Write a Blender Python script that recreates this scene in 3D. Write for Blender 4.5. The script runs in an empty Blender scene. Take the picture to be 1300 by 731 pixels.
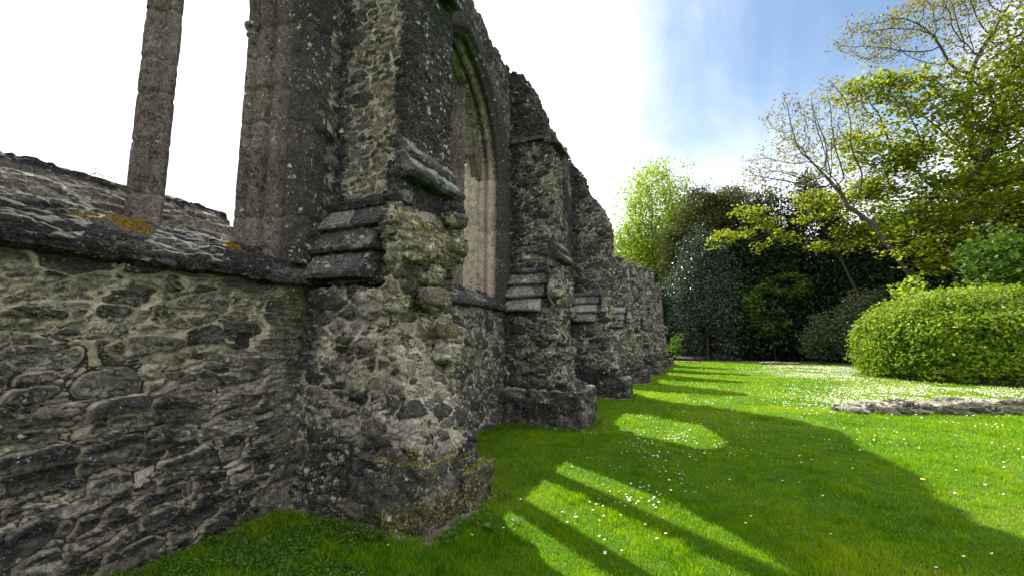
import bpy, math, random
import numpy as np
from mathutils import Vector

rng = np.random.default_rng(11)
random.seed(5)
S = bpy.context.scene
C = S.collection
f32 = np.float32

# ------------------------------------------------------------------ noise
def hsh(i, j, k, seed=0):
    i = i.astype(np.int64); j = j.astype(np.int64); k = k.astype(np.int64)
    h = (i * 374761393 + j * 668265263 + k * 2147483647 + seed * 1274126177) & 0xFFFFFFFF
    h = ((h ^ (h >> 13)) * 1274126177) & 0xFFFFFFFF
    h = ((h ^ (h >> 16)) * 2246822519) & 0xFFFFFFFF
    h = h ^ (h >> 15)
    return (h & 0xFFFFFF).astype(f32) / f32(0xFFFFFF)

def vnoise(P, fr=1.0, seed=0):
    """value noise, 0..1"""
    q = P * fr
    b = np.floor(q); t = (q - b).astype(f32)
    t = t * t * t * (t * (t * 6 - 15) + 10)
    b = b.astype(np.int64)
    r = 0
    for dx in (0, 1):
        wx = t[:, 0] if dx else 1 - t[:, 0]
        for dy in (0, 1):
            wy = t[:, 1] if dy else 1 - t[:, 1]
            for dz in (0, 1):
                wz = t[:, 2] if dz else 1 - t[:, 2]
                r = r + wx * wy * wz * hsh(b[:, 0] + dx, b[:, 1] + dy, b[:, 2] + dz, seed)
    return r

def fbm(P, fr=1.0, octs=3, seed=0):
    r = 0; a = 1.0; s = 0
    for o in range(octs):
        r = r + a * vnoise(P, fr * 2.03 ** o, seed + o * 17); s += a; a *= .5
    return r / s

def sst(a, b, x):
    t = np.clip((x - a) / (b - a), 0, 1)
    return t * t * (3 - 2 * t)

def voro(P, cell, seed=0, jit=.9, wr=.35, pn=3.0):
    """coursed voronoi: F2-F1 edge distance, per-cell randoms, relative height in cell"""
    q = (P / np.array(cell)).astype(np.float64)
    kz = np.floor(q[:, 2])
    n = len(P)
    F1 = np.full(n, 9., f32); F2 = np.full(n, 9., f32)
    r1 = np.zeros(n, f32); r2 = np.zeros(n, f32); rv = np.zeros(n, f32)
    for dk in (-1, 0, 1):
        k = kz + dk
        sh = hsh(k, k * 0, k * 0, seed + 3) * 3
        qy = q[:, 1] + sh; qx = q[:, 0] + sh * .5
        j0 = np.floor(qy); i0 = np.floor(qx)
        for dj in (-1, 0, 1):
            for di in (-1, 0, 1):
                i = i0 + di; j = j0 + dj
                ax = (i + .5 + jit * (hsh(i, j, k, seed) - .5) - qx).astype(f32)
                ay = (j + .5 + jit * (hsh(i, j, k, seed + 1) - .5) - qy).astype(f32)
                az = (k + .5 + jit * .8 * (hsh(i, j, k, seed + 2) - .5) - q[:, 2]).astype(f32)
                d = (np.abs(ax) ** pn + np.abs(ay) ** pn + np.abs(az) ** pn) ** (1 / pn)
                hh = hsh(i, j, k, seed + 5)
                d = d - wr * (hh - .5)
                c = d < F1
                F2 = np.where(c, F1, np.minimum(F2, d))
                F1 = np.where(c, d, F1)
                r1 = np.where(c, hsh(i, j, k, seed + 7), r1)
                r2 = np.where(c, hsh(i, j, k, seed + 9), r2)
                rv = np.where(c, -az, rv)
    return F2 - F1, r1, r2, rv

# ------------------------------------------------------------------ mesh helpers
def make_mesh(name, V, F, smooth=True):
    V = np.asarray(V, f32)
    me = bpy.data.meshes.new(name)
    if isinstance(F, np.ndarray):
        n, k = F.shape
        me.vertices.add(len(V)); me.vertices.foreach_set('co', V.ravel())
        me.loops.add(n * k); me.loops.foreach_set('vertex_index', F.ravel().astype(np.int32))
        me.polygons.add(n)
        me.polygons.foreach_set('loop_start', np.arange(0, n * k, k, dtype=np.int32))
        me.update(calc_edges=True)
    else:
        me.from_pydata(V.tolist(), [], F)
        me.update()
    me.polygons.foreach_set('use_smooth', np.full(len(me.polygons), smooth))
    return me

def link(name, me, mat=None, parent=None):
    o = bpy.data.objects.new(name, me)
    C.objects.link(o)
    if mat is not None:
        for m in (mat if isinstance(mat, (list, tuple)) else [mat]):
            me.materials.append(m)
    if parent is not None:
        o.parent = parent
    return o

def empty(name, loc, label, cat, group=None):
    o = bpy.data.objects.new(name, None); C.objects.link(o)
    o.location = loc; o['label'] = label; o['category'] = cat
    if group: o['group'] = group
    o.empty_display_size = .3
    return o

def tag(o, label, cat, group=None):
    o['label'] = label; o['category'] = cat
    if group: o['group'] = group
    return o

def colattr(me, name, A):
    a = me.attributes.new(name, 'FLOAT_COLOR', 'POINT')
    a.data.foreach_set('color', np.ascontiguousarray(A, f32).ravel())

def coords(me):
    a = np.empty(len(me.vertices) * 3, f32); me.vertices.foreach_get('co', a); return a.reshape(-1, 3)

def normals(me):
    a = np.empty(len(me.vertices) * 3, f32); me.vertex_normals.foreach_get('vector', a); return a.reshape(-1, 3)

def prism(poly, axis, a, b):
    """polygon in the two axes left over, extruded along axis from a to b"""
    n = len(poly); V = []
    for t in (a, b):
        for (u, v) in poly:
            V.append({'x': (t, u, v), 'y': (u, t, v), 'z': (u, v, t)}[axis])
    F = [list(range(n)), list(range(2 * n - 1, n - 1, -1))]
    for i in range(n):
        j = (i + 1) % n
        F.append([i, i + n, j + n, j])
    return V, F

def box(x0, x1, y0, y1, z0, z1):
    return prism([(x0, y0), (x1, y0), (x1, y1), (x0, y1)], 'z', z0, z1)

def lump(cx, cy, cz, rx, ry, rz, seed=0):
    r = np.random.default_rng(seed)
    V = []; F = []
    nu, nv = 8, 5
    for iv in range(1, nv):
        th = math.pi * iv / nv
        for iu in range(nu):
            ph = 2 * math.pi * iu / nu
            k = 1 + .25 * (r.random() - .5)
            sx = math.copysign(abs(math.cos(ph)) ** .4, math.cos(ph)); sy = math.copysign(abs(math.sin(ph)) ** .4, math.sin(ph))
            sq = math.sin(th) ** .5; V.append((cx + rx * k * sq * sx * .9, cy + ry * k * sq * sy * .9, cz + rz * math.copysign(abs(math.cos(th)) ** .6, math.cos(th)) + .2 * rz * (r.random() - .5)))
    t = len(V); V.append((cx, cy, cz + rz)); V.append((cx, cy, cz - rz))
    for iv in range(nv - 2):
        for iu in range(nu):
            a = iv * nu + iu; b = iv * nu + (iu + 1) % nu
            F.append([a, a + nu, b + nu, b])
    for iu in range(nu):
        F.append([t, iu, (iu + 1) % nu]); F.append([t + 1, (nv - 2) * nu + (iu + 1) % nu, (nv - 2) * nu + iu])
    return V, F

def remesh(pieces, vox):
    V = []; F = []
    for v, f in pieces:
        o = len(V); V += list(v); F += [[i + o for i in q] for q in f]
    me = bpy.data.meshes.new('tmp'); me.from_pydata(V, [], F); me.update()
    import bmesh
    bm = bmesh.new(); bm.from_mesh(me)
    bmesh.ops.recalc_face_normals(bm, faces=bm.faces)
    bmesh.ops.triangulate(bm, faces=bm.faces)
    bm.to_mesh(me); bm.free()
    o = bpy.data.objects.new('tmp', me); C.objects.link(o)
    m = o.modifiers.new('r', 'REMESH'); m.mode = 'VOXEL'; m.voxel_size = vox; m.adaptivity = 0
    dg = bpy.context.evaluated_depsgraph_get()
    out = bpy.data.meshes.new_from_object(o.evaluated_get(dg))
    bpy.data.objects.remove(o); bpy.data.meshes.remove(me)
    out.polygons.foreach_set('use_smooth', np.full(len(out.polygons), True))
    return out

# ------------------------------------------------------------------ node helpers
class NT:
    def __init__(s, mat):
        s.t = mat.node_tree; s.n = s.t.nodes; s.l = s.t.links
    def new(s, typ, **kw):
        n = s.n.new(typ)
        for k, v in kw.items():
            if k.startswith('i_'):
                key = k[2:]
                n.inputs[int(key) if key.isdigit() else key.replace('_', ' ')].default_value = v
            else:
                setattr(n, k, v)
        return n
    def lk(s, a, b): s.l.new(a, b)
    def noise(s, scale, detail=4, rough=.6, vec=None, dist=0):
        n = s.new('ShaderNodeTexNoise'); n.inputs['Scale'].default_value = scale
        n.inputs['Detail'].default_value = detail; n.inputs['Roughness'].default_value = rough
        n.inputs['Distortion'].default_value = dist
        if vec is not None: s.lk(vec, n.inputs['Vector'])
        return n.outputs['Fac']
    def ramp(s, fac, stops):
        n = s.new('ShaderNodeValToRGB')
        e = n.color_ramp.elements
        while len(e) < len(stops): e.new(.5)
        for el, (p, c) in zip(e, stops):
            el.position = p; el.color = (*c, 1) if len(c) == 3 else c
        s.lk(fac, n.inputs[0]); return n.outputs[0]
    def math(s, op, a, b=None, clamp=False):
        n = s.new('ShaderNodeMath', operation=op); n.use_clamp = clamp
        for i, v in enumerate((a, b)):
            if v is None: continue
            if isinstance(v, (int, float)): n.inputs[i].default_value = v
            else: s.lk(v, n.inputs[i])
        return n.outputs[0]
    def mr(s, v, a, b, c=0, d=1, smooth=True):
        n = s.new('ShaderNodeMapRange'); n.interpolation_type = 'SMOOTHSTEP' if smooth else 'LINEAR'
        s.lk(v, n.inputs[0])
        for i, x in enumerate((a, b, c, d)): n.inputs[i + 1].default_value = x
        return n.outputs[0]
    def mix(s, fac, a, b, mode='MIX'):
        n = s.new('ShaderNodeMix', data_type='RGBA', blend_type=mode)
        for sock, v in ((n.inputs[0], fac), (n.inputs[6], a), (n.inputs[7], b)):
            if isinstance(v, tuple): sock.default_value = (*v, 1)
            elif isinstance(v, (int, float)): sock.default_value = v
            else: s.lk(v, sock)
        return n.outputs[2]

def new_mat(name):
    m = bpy.data.materials.new(name); m.use_nodes = True
    return m, NT(m), m.node_tree.nodes['Principled BSDF']

def masonry_mat(name, mortar, stops, crust_col=(.011, .0115, .013), bump=.5, lich=(.50, .50, .46), rough=.9, grain=.8, spec=.06, toff=.24, redc=((.05, .034, .030), (.14, .094, .082), (.30, .21, .185))):
    m, N, P = new_mat(name)
    tc = N.new('ShaderNodeTexCoord').outputs['Object']
    a1 = N.new('ShaderNodeVertexColor', layer_name='st'); a2 = N.new('ShaderNodeVertexColor', layer_name='wx')
    s1 = N.new('ShaderNodeSeparateColor'); N.lk(a1.outputs[0], s1.inputs[0])
    s2 = N.new('ShaderNodeSeparateColor'); N.lk(a2.outputs[0], s2.inputs[0])
    tone, mask, rv = s1.outputs
    crust_shade, moss, lichen = s2.outputs
    red = a2.outputs['Alpha']
    c0 = lambda n, k: N.math('MULTIPLY', N.math('SUBTRACT', n, .5), k)
    st = lambda n, k: N.math('ADD', N.math('MULTIPLY', N.math('SUBTRACT', n, .5), k), .5, True)
    nbig = N.noise(2.6, 5, .65, tc); nmid = N.noise(9, 8, .72, tc, .3); nfin = N.noise(46, 8, .82, tc, .2)
    nsp = N.noise(21, 6, .7, tc, .4); nb2 = N.noise(5.5, 6, .7, tc, .5)
    nfin = st(nfin, 3.1); nsp = st(nsp, 1.6); nmid = st(nmid, 1.4)
    t = N.math('ADD', N.math('MULTIPLY', tone, .50), c0(nmid, 1.3))
    t = N.math('ADD', t, c0(nfin, grain * 1.25))
    t = N.math('ADD', t, toff)
    stone = N.ramp(t, stops)
    tm = N.math('ADD', .5, N.math('ADD', c0(nb2, 1.4), c0(nfin, 1.0)))
    mort = N.ramp(tm, [(.1, tuple(x * .28 for x in mortar)), (.42, tuple(x * .62 for x in mortar)), (.7, mortar), (1, tuple(min(.6, x * 1.3) for x in mortar))])
    mk = N.math('ADD', mask, N.math('ADD', c0(nsp, .55), c0(nfin, .35)))
    base = N.mix(N.mr(mk, .25, .7), mort, stone)
    rd = N.mr(N.math('ADD', red, N.math('ADD', c0(nmid, 1.0), c0(nfin, .5))), .42, .75)
    base = N.mix(rd, base, N.ramp(nfin, [(.2, redc[0]), (.5, redc[1]), (.8, redc[2])]))
    # pale weathered bloom
    pb = N.mr(N.math('ADD', N.math('ADD', nmid, c0(nfin, .6)), c0(nb2, .5)), .66, .9, 0, .65)
    base = N.mix(N.math('MULTIPLY', pb, N.mr(lichen, .1, .7)), base, tuple(x * .8 for x in lich))
    # black crust; on the second window's pale jamb it also paints shade
    cf = N.math('ADD', crust_shade, c0(nmid, 1.7))
    cf = N.math('ADD', cf, c0(nfin, 1.25))
    cf = N.math('ADD', cf, c0(nsp, .6))
    cfm = N.mr(cf, .40, .60, 0, .96)
    base = N.mix(cfm, base, N.ramp(nfin, [(.3, crust_col), (.6, tuple(x * 2.2 for x in crust_col)), (.85, tuple(x * 10 for x in crust_col))]))
    # moss
    mf = N.math('ADD', moss, c0(nbig, 1.5))
    mf = N.math('ADD', mf, N.math('ADD', c0(nsp, 1.2), c0(nfin, .5)))
    mossc = N.ramp(nfin, [(.3, (.022, .026, .008)), (.5, (.085, .085, .018)), (.70, (.27, .235, .05))])
    base = N.mix(N.mr(mf, .5, .9, 0, .8), base, mossc)
    # pale lichen rosettes and specks, clustered
    clus = N.mr(N.math('ADD', nbig, c0(nb2, .8)), .42, .62)
    lam = N.math('MULTIPLY', lichen, clus)
    def spots(scale, gain):
        vo = N.new('ShaderNodeTexVoronoi'); vo.inputs['Scale'].default_value = scale
        N.lk(tc, vo.inputs['Vector'])
        sv = N.new('ShaderNodeSeparateColor'); N.lk(vo.outputs['Color'], sv.inputs[0])
        dd = N.math('ADD', vo.outputs['Distance'], N.math('ADD', c0(nsp, .8), c0(nfin, .5)))
        rad = N.math('MULTIPLY', N.math('MULTIPLY', N.math('POWER', sv.outputs[0], 2.2), lam), gain)
        return N.mr(N.math('SUBTRACT', rad, dd), -.02, .05)
    lf = N.math('MAXIMUM', spots(12, .75), spots(37, .7))
    sp2 = N.mr(N.math('ADD', nsp, c0(nfin, .8)), .80, .98)
    lf = N.math('MAXIMUM', lf, N.math('MULTIPLY', sp2, N.mr(lam, 0, .8)))
    lf = N.math('MULTIPLY', lf, N.mr(nfin, .15, .6, .3, .92))
    base = N.mix(lf, base, lich)
    N.lk(base, P.inputs['Base Color'])
    P.inputs['Roughness'].default_value = rough
    P.inputs['Specular IOR Level'].default_value = spec
    b1 = N.new('ShaderNodeBump', i_Strength=bump, i_Distance=.03)
    hh = N.math('ADD', N.math('MULTIPLY', nfin, .5), N.math('ADD', N.math('MULTIPLY', nsp, .6), N.math('MULTIPLY', nmid, .6)))
    N.lk(hh, b1.inputs['Height']); N.lk(b1.outputs[0], P.inputs['Normal'])
    return m

STOPS = [(.05, (.020, .019, .018)), (.32, (.052, .049, .044)), (.54, (.140, .130, .110)), (.72, (.29, .265, .22)), (1, (.55, .52, .45))]
M_rubble = masonry_mat('rubble_stone', (.50, .46, .375), STOPS)
M_wallnear = masonry_mat('old_wall_stone', (.62, .56, .45), [(.05, (.020, .019, .018)), (.32, (.052, .050, .046)), (.54, (.125, .117, .10)), (.74, (.26, .24, .20)), (1, (.50, .475, .41))], bump=.7, toff=.33)
M_ashlar = masonry_mat('dressed_sandstone', (.14, .125, .105), [(.05, (.024, .021, .020)), (.34, (.070, .056, .052)), (.54, (.16, .128, .118)), (.74, (.32, .275, .255)), (1, (.55, .50, .47))], bump=.5)
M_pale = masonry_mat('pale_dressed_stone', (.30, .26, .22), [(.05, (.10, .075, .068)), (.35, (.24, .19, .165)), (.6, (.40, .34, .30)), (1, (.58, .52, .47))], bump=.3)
M_slab = masonry_mat('weathered_slab', (.03, .03, .03), [(.05, (.014, .014, .016)), (.28, (.05, .05, .052)), (.45, (.16, .158, .155)), (.6, (.36, .355, .345)), (1, (.58, .57, .55))], bump=.8, rough=.6, grain=1.1, spec=.25, redc=((.05, .035, .010), (.15, .095, .016), (.33, .22, .05)))
M_sill = masonry_mat('sill_stone', (.03, .03, .03), [(.05, (.012, .012, .013)), (.3, (.03, .03, .03)), (.52, (.07, .068, .065)), (.75, (.14, .135, .125)), (1, (.26, .25, .24))], bump=.8, rough=.85, grain=1.1, spec=.08, lich=(.30, .30, .28), redc=((.05, .035, .010), (.17, .105, .016), (.34, .22, .04)))
M_foot = masonry_mat('mortar_footing', (.30, .26, .20), [(.05, (.06, .05, .04)), (.4, (.15, .128, .10)), (.7, (.30, .262, .215)), (1, (.46, .42, .36))], bump=.5)

# ------------------------------------------------------------------ stone surfacing
def surface(me, cell=(.3, .3, .13), A=.035, nz=.012, big=.0, bigfr=1.6, seed=0, mortar=(.0, .12), wx=None, warp=.05, mixs=.45, strata=.012,
            pn=3.0, round_=.30, flush=None, dressed=None, tilt=0.0, bias=.45, wr=.4, extra=None, jit=.9):
    P = coords(me).astype(np.float64); Nn = normals(me)
    Q = P.copy()
    for a in range(3):
        Q[:, a] += warp * 2 * (fbm(P, 4.2, 2, seed + 40 + a) - .5) * (.55 if a == 2 else 1.0)
    if tilt: Q[:, 2] -= tilt * P[:, 1]
    d, r1, r2, rv = voro(Q, cell, seed, wr=wr, pn=pn, jit=jit)
    if mixs:
        d2, a1, a2, a3 = voro(Q + 3.7, tuple(c * .52 for c in cell), seed + 31, wr=wr, pn=pn, jit=jit)
        sm = hsh(np.floor(r1 * 9999), np.floor(r2 * 9999), r1 * 0, seed) < mixs
        dm = np.minimum(d * 2.0, d2)
        d = np.where(sm, dm, d); r1 = np.where(sm, a1, r1); r2 = np.where(sm, a2 * .8, r2); rv = np.where(sm, a3, rv)
    mask = sst(mortar[0], mortar[1], d)
    prof = sst(mortar[0] * .6, round_, d) ** .6
    h = prof * (.35 + .9 * r2)
    if flush is not None:
        fl = flush(P)
        h = h * (1 - fl) + .55 * fl
        mask = mask * (1 - .25 * fl)
        if dressed is not None:
            dm_, dt_ = dressed(P)
            mask = mask * (1 - dm_) + dm_; r1 = r1 * (1 - dm_) + dt_ * dm_; r2 = r2 * (1 - dm_) + .4 * dm_
    disp = A * (h - bias)
    disp = disp + nz * 2.6 * (fbm(P, 9, 4, seed + 60) - .5) * (.5 + .5 * mask)
    if strata: disp = disp + strata * 2 * (fbm(P * np.array([1, 1, 5.5]) + .15 * np.stack([P[:, 2]] * 3, 1), 4.5, 3, seed + 70) - .5) * mask
    rid = 1 - np.abs(2 * fbm(P * np.array([1, 1, 2.2]), 6, 3, seed + 80) - 1)
    disp = disp - nz * 1.3 * sst(.80, 1.0, rid) * mask
    if big:
        bg = big(P) if callable(big) else big
        disp = disp + bg * 2 * (fbm(P, bigfr, 3, seed + 90) - .5)
    if extra is not None:
        disp = disp + extra(P, Nn)
    P2 = P + Nn * disp[:, None]
    me.vertices.foreach_set('co', P2.astype(f32).ravel()); me.update()
    colattr(me, 'st', np.stack([r1, mask, np.clip(rv + .5, 0, 1), r2], 1))
    W = wx(P, Nn, r1, r2, rv, mask) if wx else (.3, .1, .3, 0)
    W = [np.broadcast_to(np.asarray(w, f32), (len(P),)) for w in W]
    colattr(me, 'wx', np.clip(np.stack(W, 1), 0, 1))

def ashlar(me, course=.34, joint=.013, A=.016, nz=.006, seed=0, wx=None, zoff=0., wear=None):
    """dressed stone: even courses with thin joints"""
    P = coords(me).astype(np.float64); Nn = normals(me)
    zz = (P[:, 2] + zoff) / course + .25 * (vnoise(P * 0 + np.floor(P[:, 2:3] / course), 1, seed) - .5)
    k = np.floor(zz); fz = (zz - k) * course
    e = np.minimum(fz, course - fz)
    mask = sst(joint * .3, joint * 1.6, e)
    r1 = hsh(k, k * 0, k * 0 + seed, 1); r2 = hsh(k, k * 0, k * 0 + seed, 2)
    disp = A * (mask - 1) + .004 * (r2 - .5) + nz * 2 * (fbm(P, 12, 3, seed) - .5) - .02 * sst(.72, .9, fbm(P, 5, 3, seed + 5))
    if wear is not None: disp = disp + wear(P)
    P2 = P + Nn * disp[:, None]
    me.vertices.foreach_set('co', P2.astype(f32).ravel()); me.update()
    colattr(me, 'st', np.stack([r1 * .35 + .32, mask, np.full(len(P), .5), r2], 1))
    W = wx(P, Nn, r1, r2, r1, mask) if wx else (.25, .05, .35, .5)
    W = [np.broadcast_to(np.asarray(w, f32), (len(P),)) for w in W]
    colattr(me, 'wx', np.clip(np.stack(W, 1), 0, 1))

def g(x, c, w): return np.exp(-((x - c) / w) ** 2)

# ------------------------------------------------------------------ the ruin
BAY = 4.95
YB = [3.25 + BAY * i for i in range(7)]          # near faces of the buttresses
YC = [1.57, 1.57 + BAY + .12, 1.57 + 2 * BAY + .1]          # window centres of the tall bays
abbey = empty('ruined_abbey', (-3.75, 3.25, 0), 'long roofless grey stone abbey wall with buttresses and tall open windows along the lawn', 'ruin')
def part(name, me, mat, parent=abbey, label=None):
    o = link(name, me, mat)
    o.parent = parent
    root = parent
    off = Vector((0, 0, 0))
    while root is not None:
        off += root.location; root = root.parent
    o.matrix_parent_inverse.identity()
    o.location = -off
    if label: o['label'] = label
    return o

# --- wall below the near window: fine face
def near_wall():
    y0, y1, z0, z1 = .7, 3.42, -.12, 2.3
    ny, nz = int((y1 - y0) / .0105), int((z1 - z0) / .0105)
    yy = np.linspace(y0, y1, ny + 1); zz = np.linspace(z0, z1, nz + 1)
    Yg, Zg = np.meshgrid(yy, zz)
    V = np.stack([np.full(Yg.size, -3.77), Yg.ravel(), Zg.ravel()], 1)
    a = np.arange((ny + 1) * (nz + 1)).reshape(nz + 1, ny + 1)
    F = np.stack([a[:-1, :-1], a[:-1, 1:], a[1:, 1:], a[1:, :-1]], -1).reshape(-1, 4)
    # back half: skirt and body so that the wall has its thickness
    nb = len(V)
    Vb, Fb = box(-4.9, -3.83, y0 - 4.0, y1, -.3, 2.32)
    V = np.vstack([V, np.array(Vb)])
    Fq = [list(q) for q in F] + [[i + nb for i in q] for q in Fb]
    me = make_mesh('near_wall', V, Fq)
    def quoin(P): return sst(2.98, 3.06, P[:, 1] + .10 * (hsh(np.floor(P[:, 2] / .30), np.floor(P[:, 2] / .30) * 0, P[:, 2] * 0, 5) - .5) * 2)
    def flush(P):
        up = sst(1.25, 1.75, P[:, 2] + .5 * (fbm(P, 1.4, 2, 5) - .5)) * .35
        return np.clip(np.maximum(up, quoin(P)), 0, 1)
    def extra(P, Nn):
        ex = np.zeros(len(P))
        hole = sst(.075, .05, np.maximum(np.abs(P[:, 1] - 2.70), np.abs(P[:, 2] - 1.62) * .95) + .02 * (fbm(P, 20, 2, 3) - .5))
        ex -= .16 * hole
        zq = P[:, 2] / .30; fz = np.abs(zq - np.round(zq)) * .30
        ex -= .010 * sst(.010, .003, fz) * quoin(P)
        ex += .016 * quoin(P)
        return np.where(P[:, 0] < -3.8, 0, ex)
    def wx(P, Nn, r1, r2, rv, mask):
        z = P[:, 2]; y = P[:, 1]
        low = sst(1.45, .75, z + .5 * (fbm(P, 1.6, 2, 8) - .5))
        topd = sst(-.1, .3, rv) * mask
        cr = .02 + .24 * low * mask + .62 * topd * (.3 + .7 * low) + .26 * (r2 > .6) * mask * (.5 + .5 * low) + .32 * sst(1.95, 2.15, z) + .22 * g(z, 1.9, .16) * sst(.45, .6, fbm(P, 2.2, 2, 21))
        cr = cr * (.12 + .88 * mask) + .22 * sst(.35, 0, z)
        q = quoin(P)
        cr = cr * (1 - q) + q * (.24 + .5 * sst(3.2, 3.4, y) * sst(.8, 1.5, z))
        mo = .10 + .22 * sst(1.2, 1.7, z) * sst(.4, .6, fbm(P, 2.5, 2, 31)) + .15 * sst(.25, 0, z) + .2 * q
        li = .42 + .38 * (r1 > .5)
        rd = .30 * q + .28 * (r1 > .86) * mask
        return cr, mo, li, rd
    surface(me, cell=(.5, .30, .125), A=.12, nz=.019, seed=4, mortar=(.03, .14), warp=.055, wx=wx, flush=flush, dressed=lambda P: (quoin(P), .25 + .35 * hsh(np.floor(P[:, 2] / .30), P[:, 2] * 0, P[:, 2] * 0, 8)), extra=extra, tilt=.05, round_=.15, wr=.6, pn=3.0, bias=.55, mixs=.42, strata=.013)
    return part('lower_wall', me, M_wallnear, label='rubble wall of dark rough stones in pale mortar below the near window')
near_wall()

# --- core of the wall with its openings
HW, ZS, HA = 1.38, 5.1, 2.05                         # half width of the light, springing, rise
CC = (HA * HA - HW * HW) / (2 * HW)
def arch_pts(s, n=10):
    """right half of the arch from springing to the crown, offset s outward: (dy, z)"""
    R = HW + CC + s
    a1 = math.acos(CC / R)
    return [(-CC + R * math.cos(a1 * t / n), ZS + R * math.sin(a1 * t / n)) for t in range(n + 1)]
def half_bay(yc, side, s, zb, top, yo):
    pts = [(yc + side * (HW + s), zb)] + [(yc + side * dy, z) for dy, z in arch_pts(s)]
    pts[-1] = (yc - side * .02, pts[-1][1])
    pts += [(yc - side * .02, top[0])]
    jr = random.Random(int(yc * 100) + side)
    top = [top[0]] + [top[k] + (top[k + 1] - top[k]) * f + jr.uniform(-.13, .09) for k in range(len(top) - 1) for f in (.25, .5, .75, 1)]
    m = len(top)
    pts += [(yc + side * yo * (k / (m - 1)), top[k]) for k in range(1, m)]
    pts += [(yc + side * yo, zb)]
    return pts
pieces = []
rr = random.Random(3)
for b in range(3):
    yc = YC[b]
    tops = {0: ([7.9, 8.2, 8.0, 8.1], [7.9, 8.0, 8.3, 8.1]), 1: ([8.15, 8.3, 8.2, 8.1], [8.15, 8.05, 7.75, 7.75, 7.7]), 2: ([7.7, 7.6, 7.55, 7.6], [7.7, 7.65, 7.5, 7.5, 7.5])}[b]
    for x0, x1, s in ((-4.9, -4.52, .38), (-4.56, -4.2, .22), (-4.24, -3.96, .24), (-4.0, -3.75, .31)):
        for side, top in ((-1, tops[0]), (1, tops[1])):
            pieces.append(prism(half_bay(yc, side, s, 2.2, top, BAY / 2 + .16), 'x', x0, x1))
    if b:
        pieces.append(box(-4.9, -3.75, yc - BAY / 2, yc + BAY / 2, -.3, 2.32))
    if b == 2:                                   # upper part of this window is walled up
        pieces.append(prism([(yc - 1.6, 5.75), (yc - .7, 5.9), (yc, 6.25), (yc + .6, 6.2), (yc + 1.6, 5.75), (yc + 1.6, 7.3), (yc - 1.6, 7.3)], 'x', -4.75, -4.15))
pieces.append(box(-4.9, -3.75, 13.9, 14.3, -.3, 2.9)); pieces.append(box(-4.9, -3.8, 13.9, 14.05, 2, 7.2))
def wx_up(P, Nn, r1, r2, rv, mask):
    z = P[:, 2]
    cr = .36 + .22 * sst(6.3, 7.6, z) + .25 * (r2 > .7) + .25 * sst(2.4, 1.8, z) * 0 + .2 * sst(-.1, .3, rv)
    cr = cr + .35 * sst(.5, .9, np.abs(Nn[:, 2]))
    return cr,   .12 + .12 * sst(.4, .6, fbm(P, 1.2, 2, 3)) + .1 * sst(6.0, 7.0, z) * sst(-4.0, -4.2, P[:, 0]), .45, .18 * (r1 > .6)
me = remesh(pieces, .036)
surface(me, cell=(.4, .26, .12), A=.05, nz=.016, seed=21, wx=wx_up, big=.02, bigfr=2.2)
part('wall', me, M_rubble)

# --- low broken wall between the far buttresses
pieces = []
for i in range(3, 7):
    ya, yb = YB[i] + 1.0, (YB[i + 1] if i < 6 else YB[i] + 4.2)
    n = 8
    t = [(ya + (yb - ya) * k / n, 2.25 + .35 * rr.random() + (.8 if k in (0, n) else 0)) for k in range(n + 1)]
    pieces.append(prism([(ya, -.3)] + t + [(yb, -.3)], 'x', -4.9, -3.75))
ptop = [7.4, 5.3, 5.95, 6.4, 5.9]
for i, zt in zip(range(2, 7), ptop):
    y = YB[i]
    pieces.append(prism([(y - .25, -.3), (y - .35, 2.6), (y - .1, zt * .8), (y + .3, zt), (y + .9, zt - .15), (y + 1.3, zt * .75), (y + 1.5, 2.7), (y + 1.4, -.3)], 'x', -4.85, -3.78))
me = remesh(pieces, .06)
surface(me, cell=(.4, .30, .15), A=.07, nz=.02, seed=33, wx=wx_up, big=.05, bigfr=1.3)
part('wall', me, M_rubble, label='low broken stretch of wall between the far buttresses')

# --- sills
def sill(y0, y1, z, seed, vox, mossy):
    pr = [(-3.655, z - .05), (-3.64, z + .035), (-3.70, z + .10), (-3.86, z + .20), (-3.87, z + .165), (-4.12, z + .35), (-4.40, z + .39), (-4.40, z - .05)]
    me = remesh([prism(pr, 'y', y0, y1)], vox)
    def wx(P, Nn, r1, r2, rv, mask):
        up = sst(.2, .7, Nn[:, 2])
        m = mossy * g(P[:, 0], -4.02, .12) * sst(.48, .66, fbm(P, 2.6, 3, 9)) * (.4 + .6 * up)
        return (.42 - .06 * up) * (1 - .9 * np.clip(m * 1.5, 0, 1)), .03, .6, m
    surface(me, cell=(.6, .85, .2), A=.02, nz=.016, seed=seed, wx=wx, big=.02, bigfr=5, mortar=(.01, .05), round_=.12)
    return part('window_sill', me, M_sill)
sill(-2.6, 3.55, 2.22, 3, .013, 1.05)
sill(YC[1] - 2.3, YC[1] + 2.0, 2.29, 4, .026, .3)
sill(YC[2] - 2.3, YC[2] + 2.0, 2.34, 5, .04, .2)
# inner raised course behind the sill
for yc, vx in ((YC[0], .018),):
    pr = [(-4.38, 2.2), (-4.36, 2.62), (-4.50, 2.80), (-4.66, 2.93), (-4.70, 3.01), (-4.84, 3.02), (-4.88, 2.2)]
    me = remesh([prism(pr, 'y', max(yc - 2.3, .3), yc + 1.45)], vx)
    surface(me, cell=(.4, .30, .09), A=.03, nz=.012, seed=14, wx=lambda P, Nn, r1, r2, rv, mask: (.35 + .5 * sst(2.9, 2.97, P[:, 2]), .15, .7, .05))
    part('inner_sill', me, M_rubble)

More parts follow.
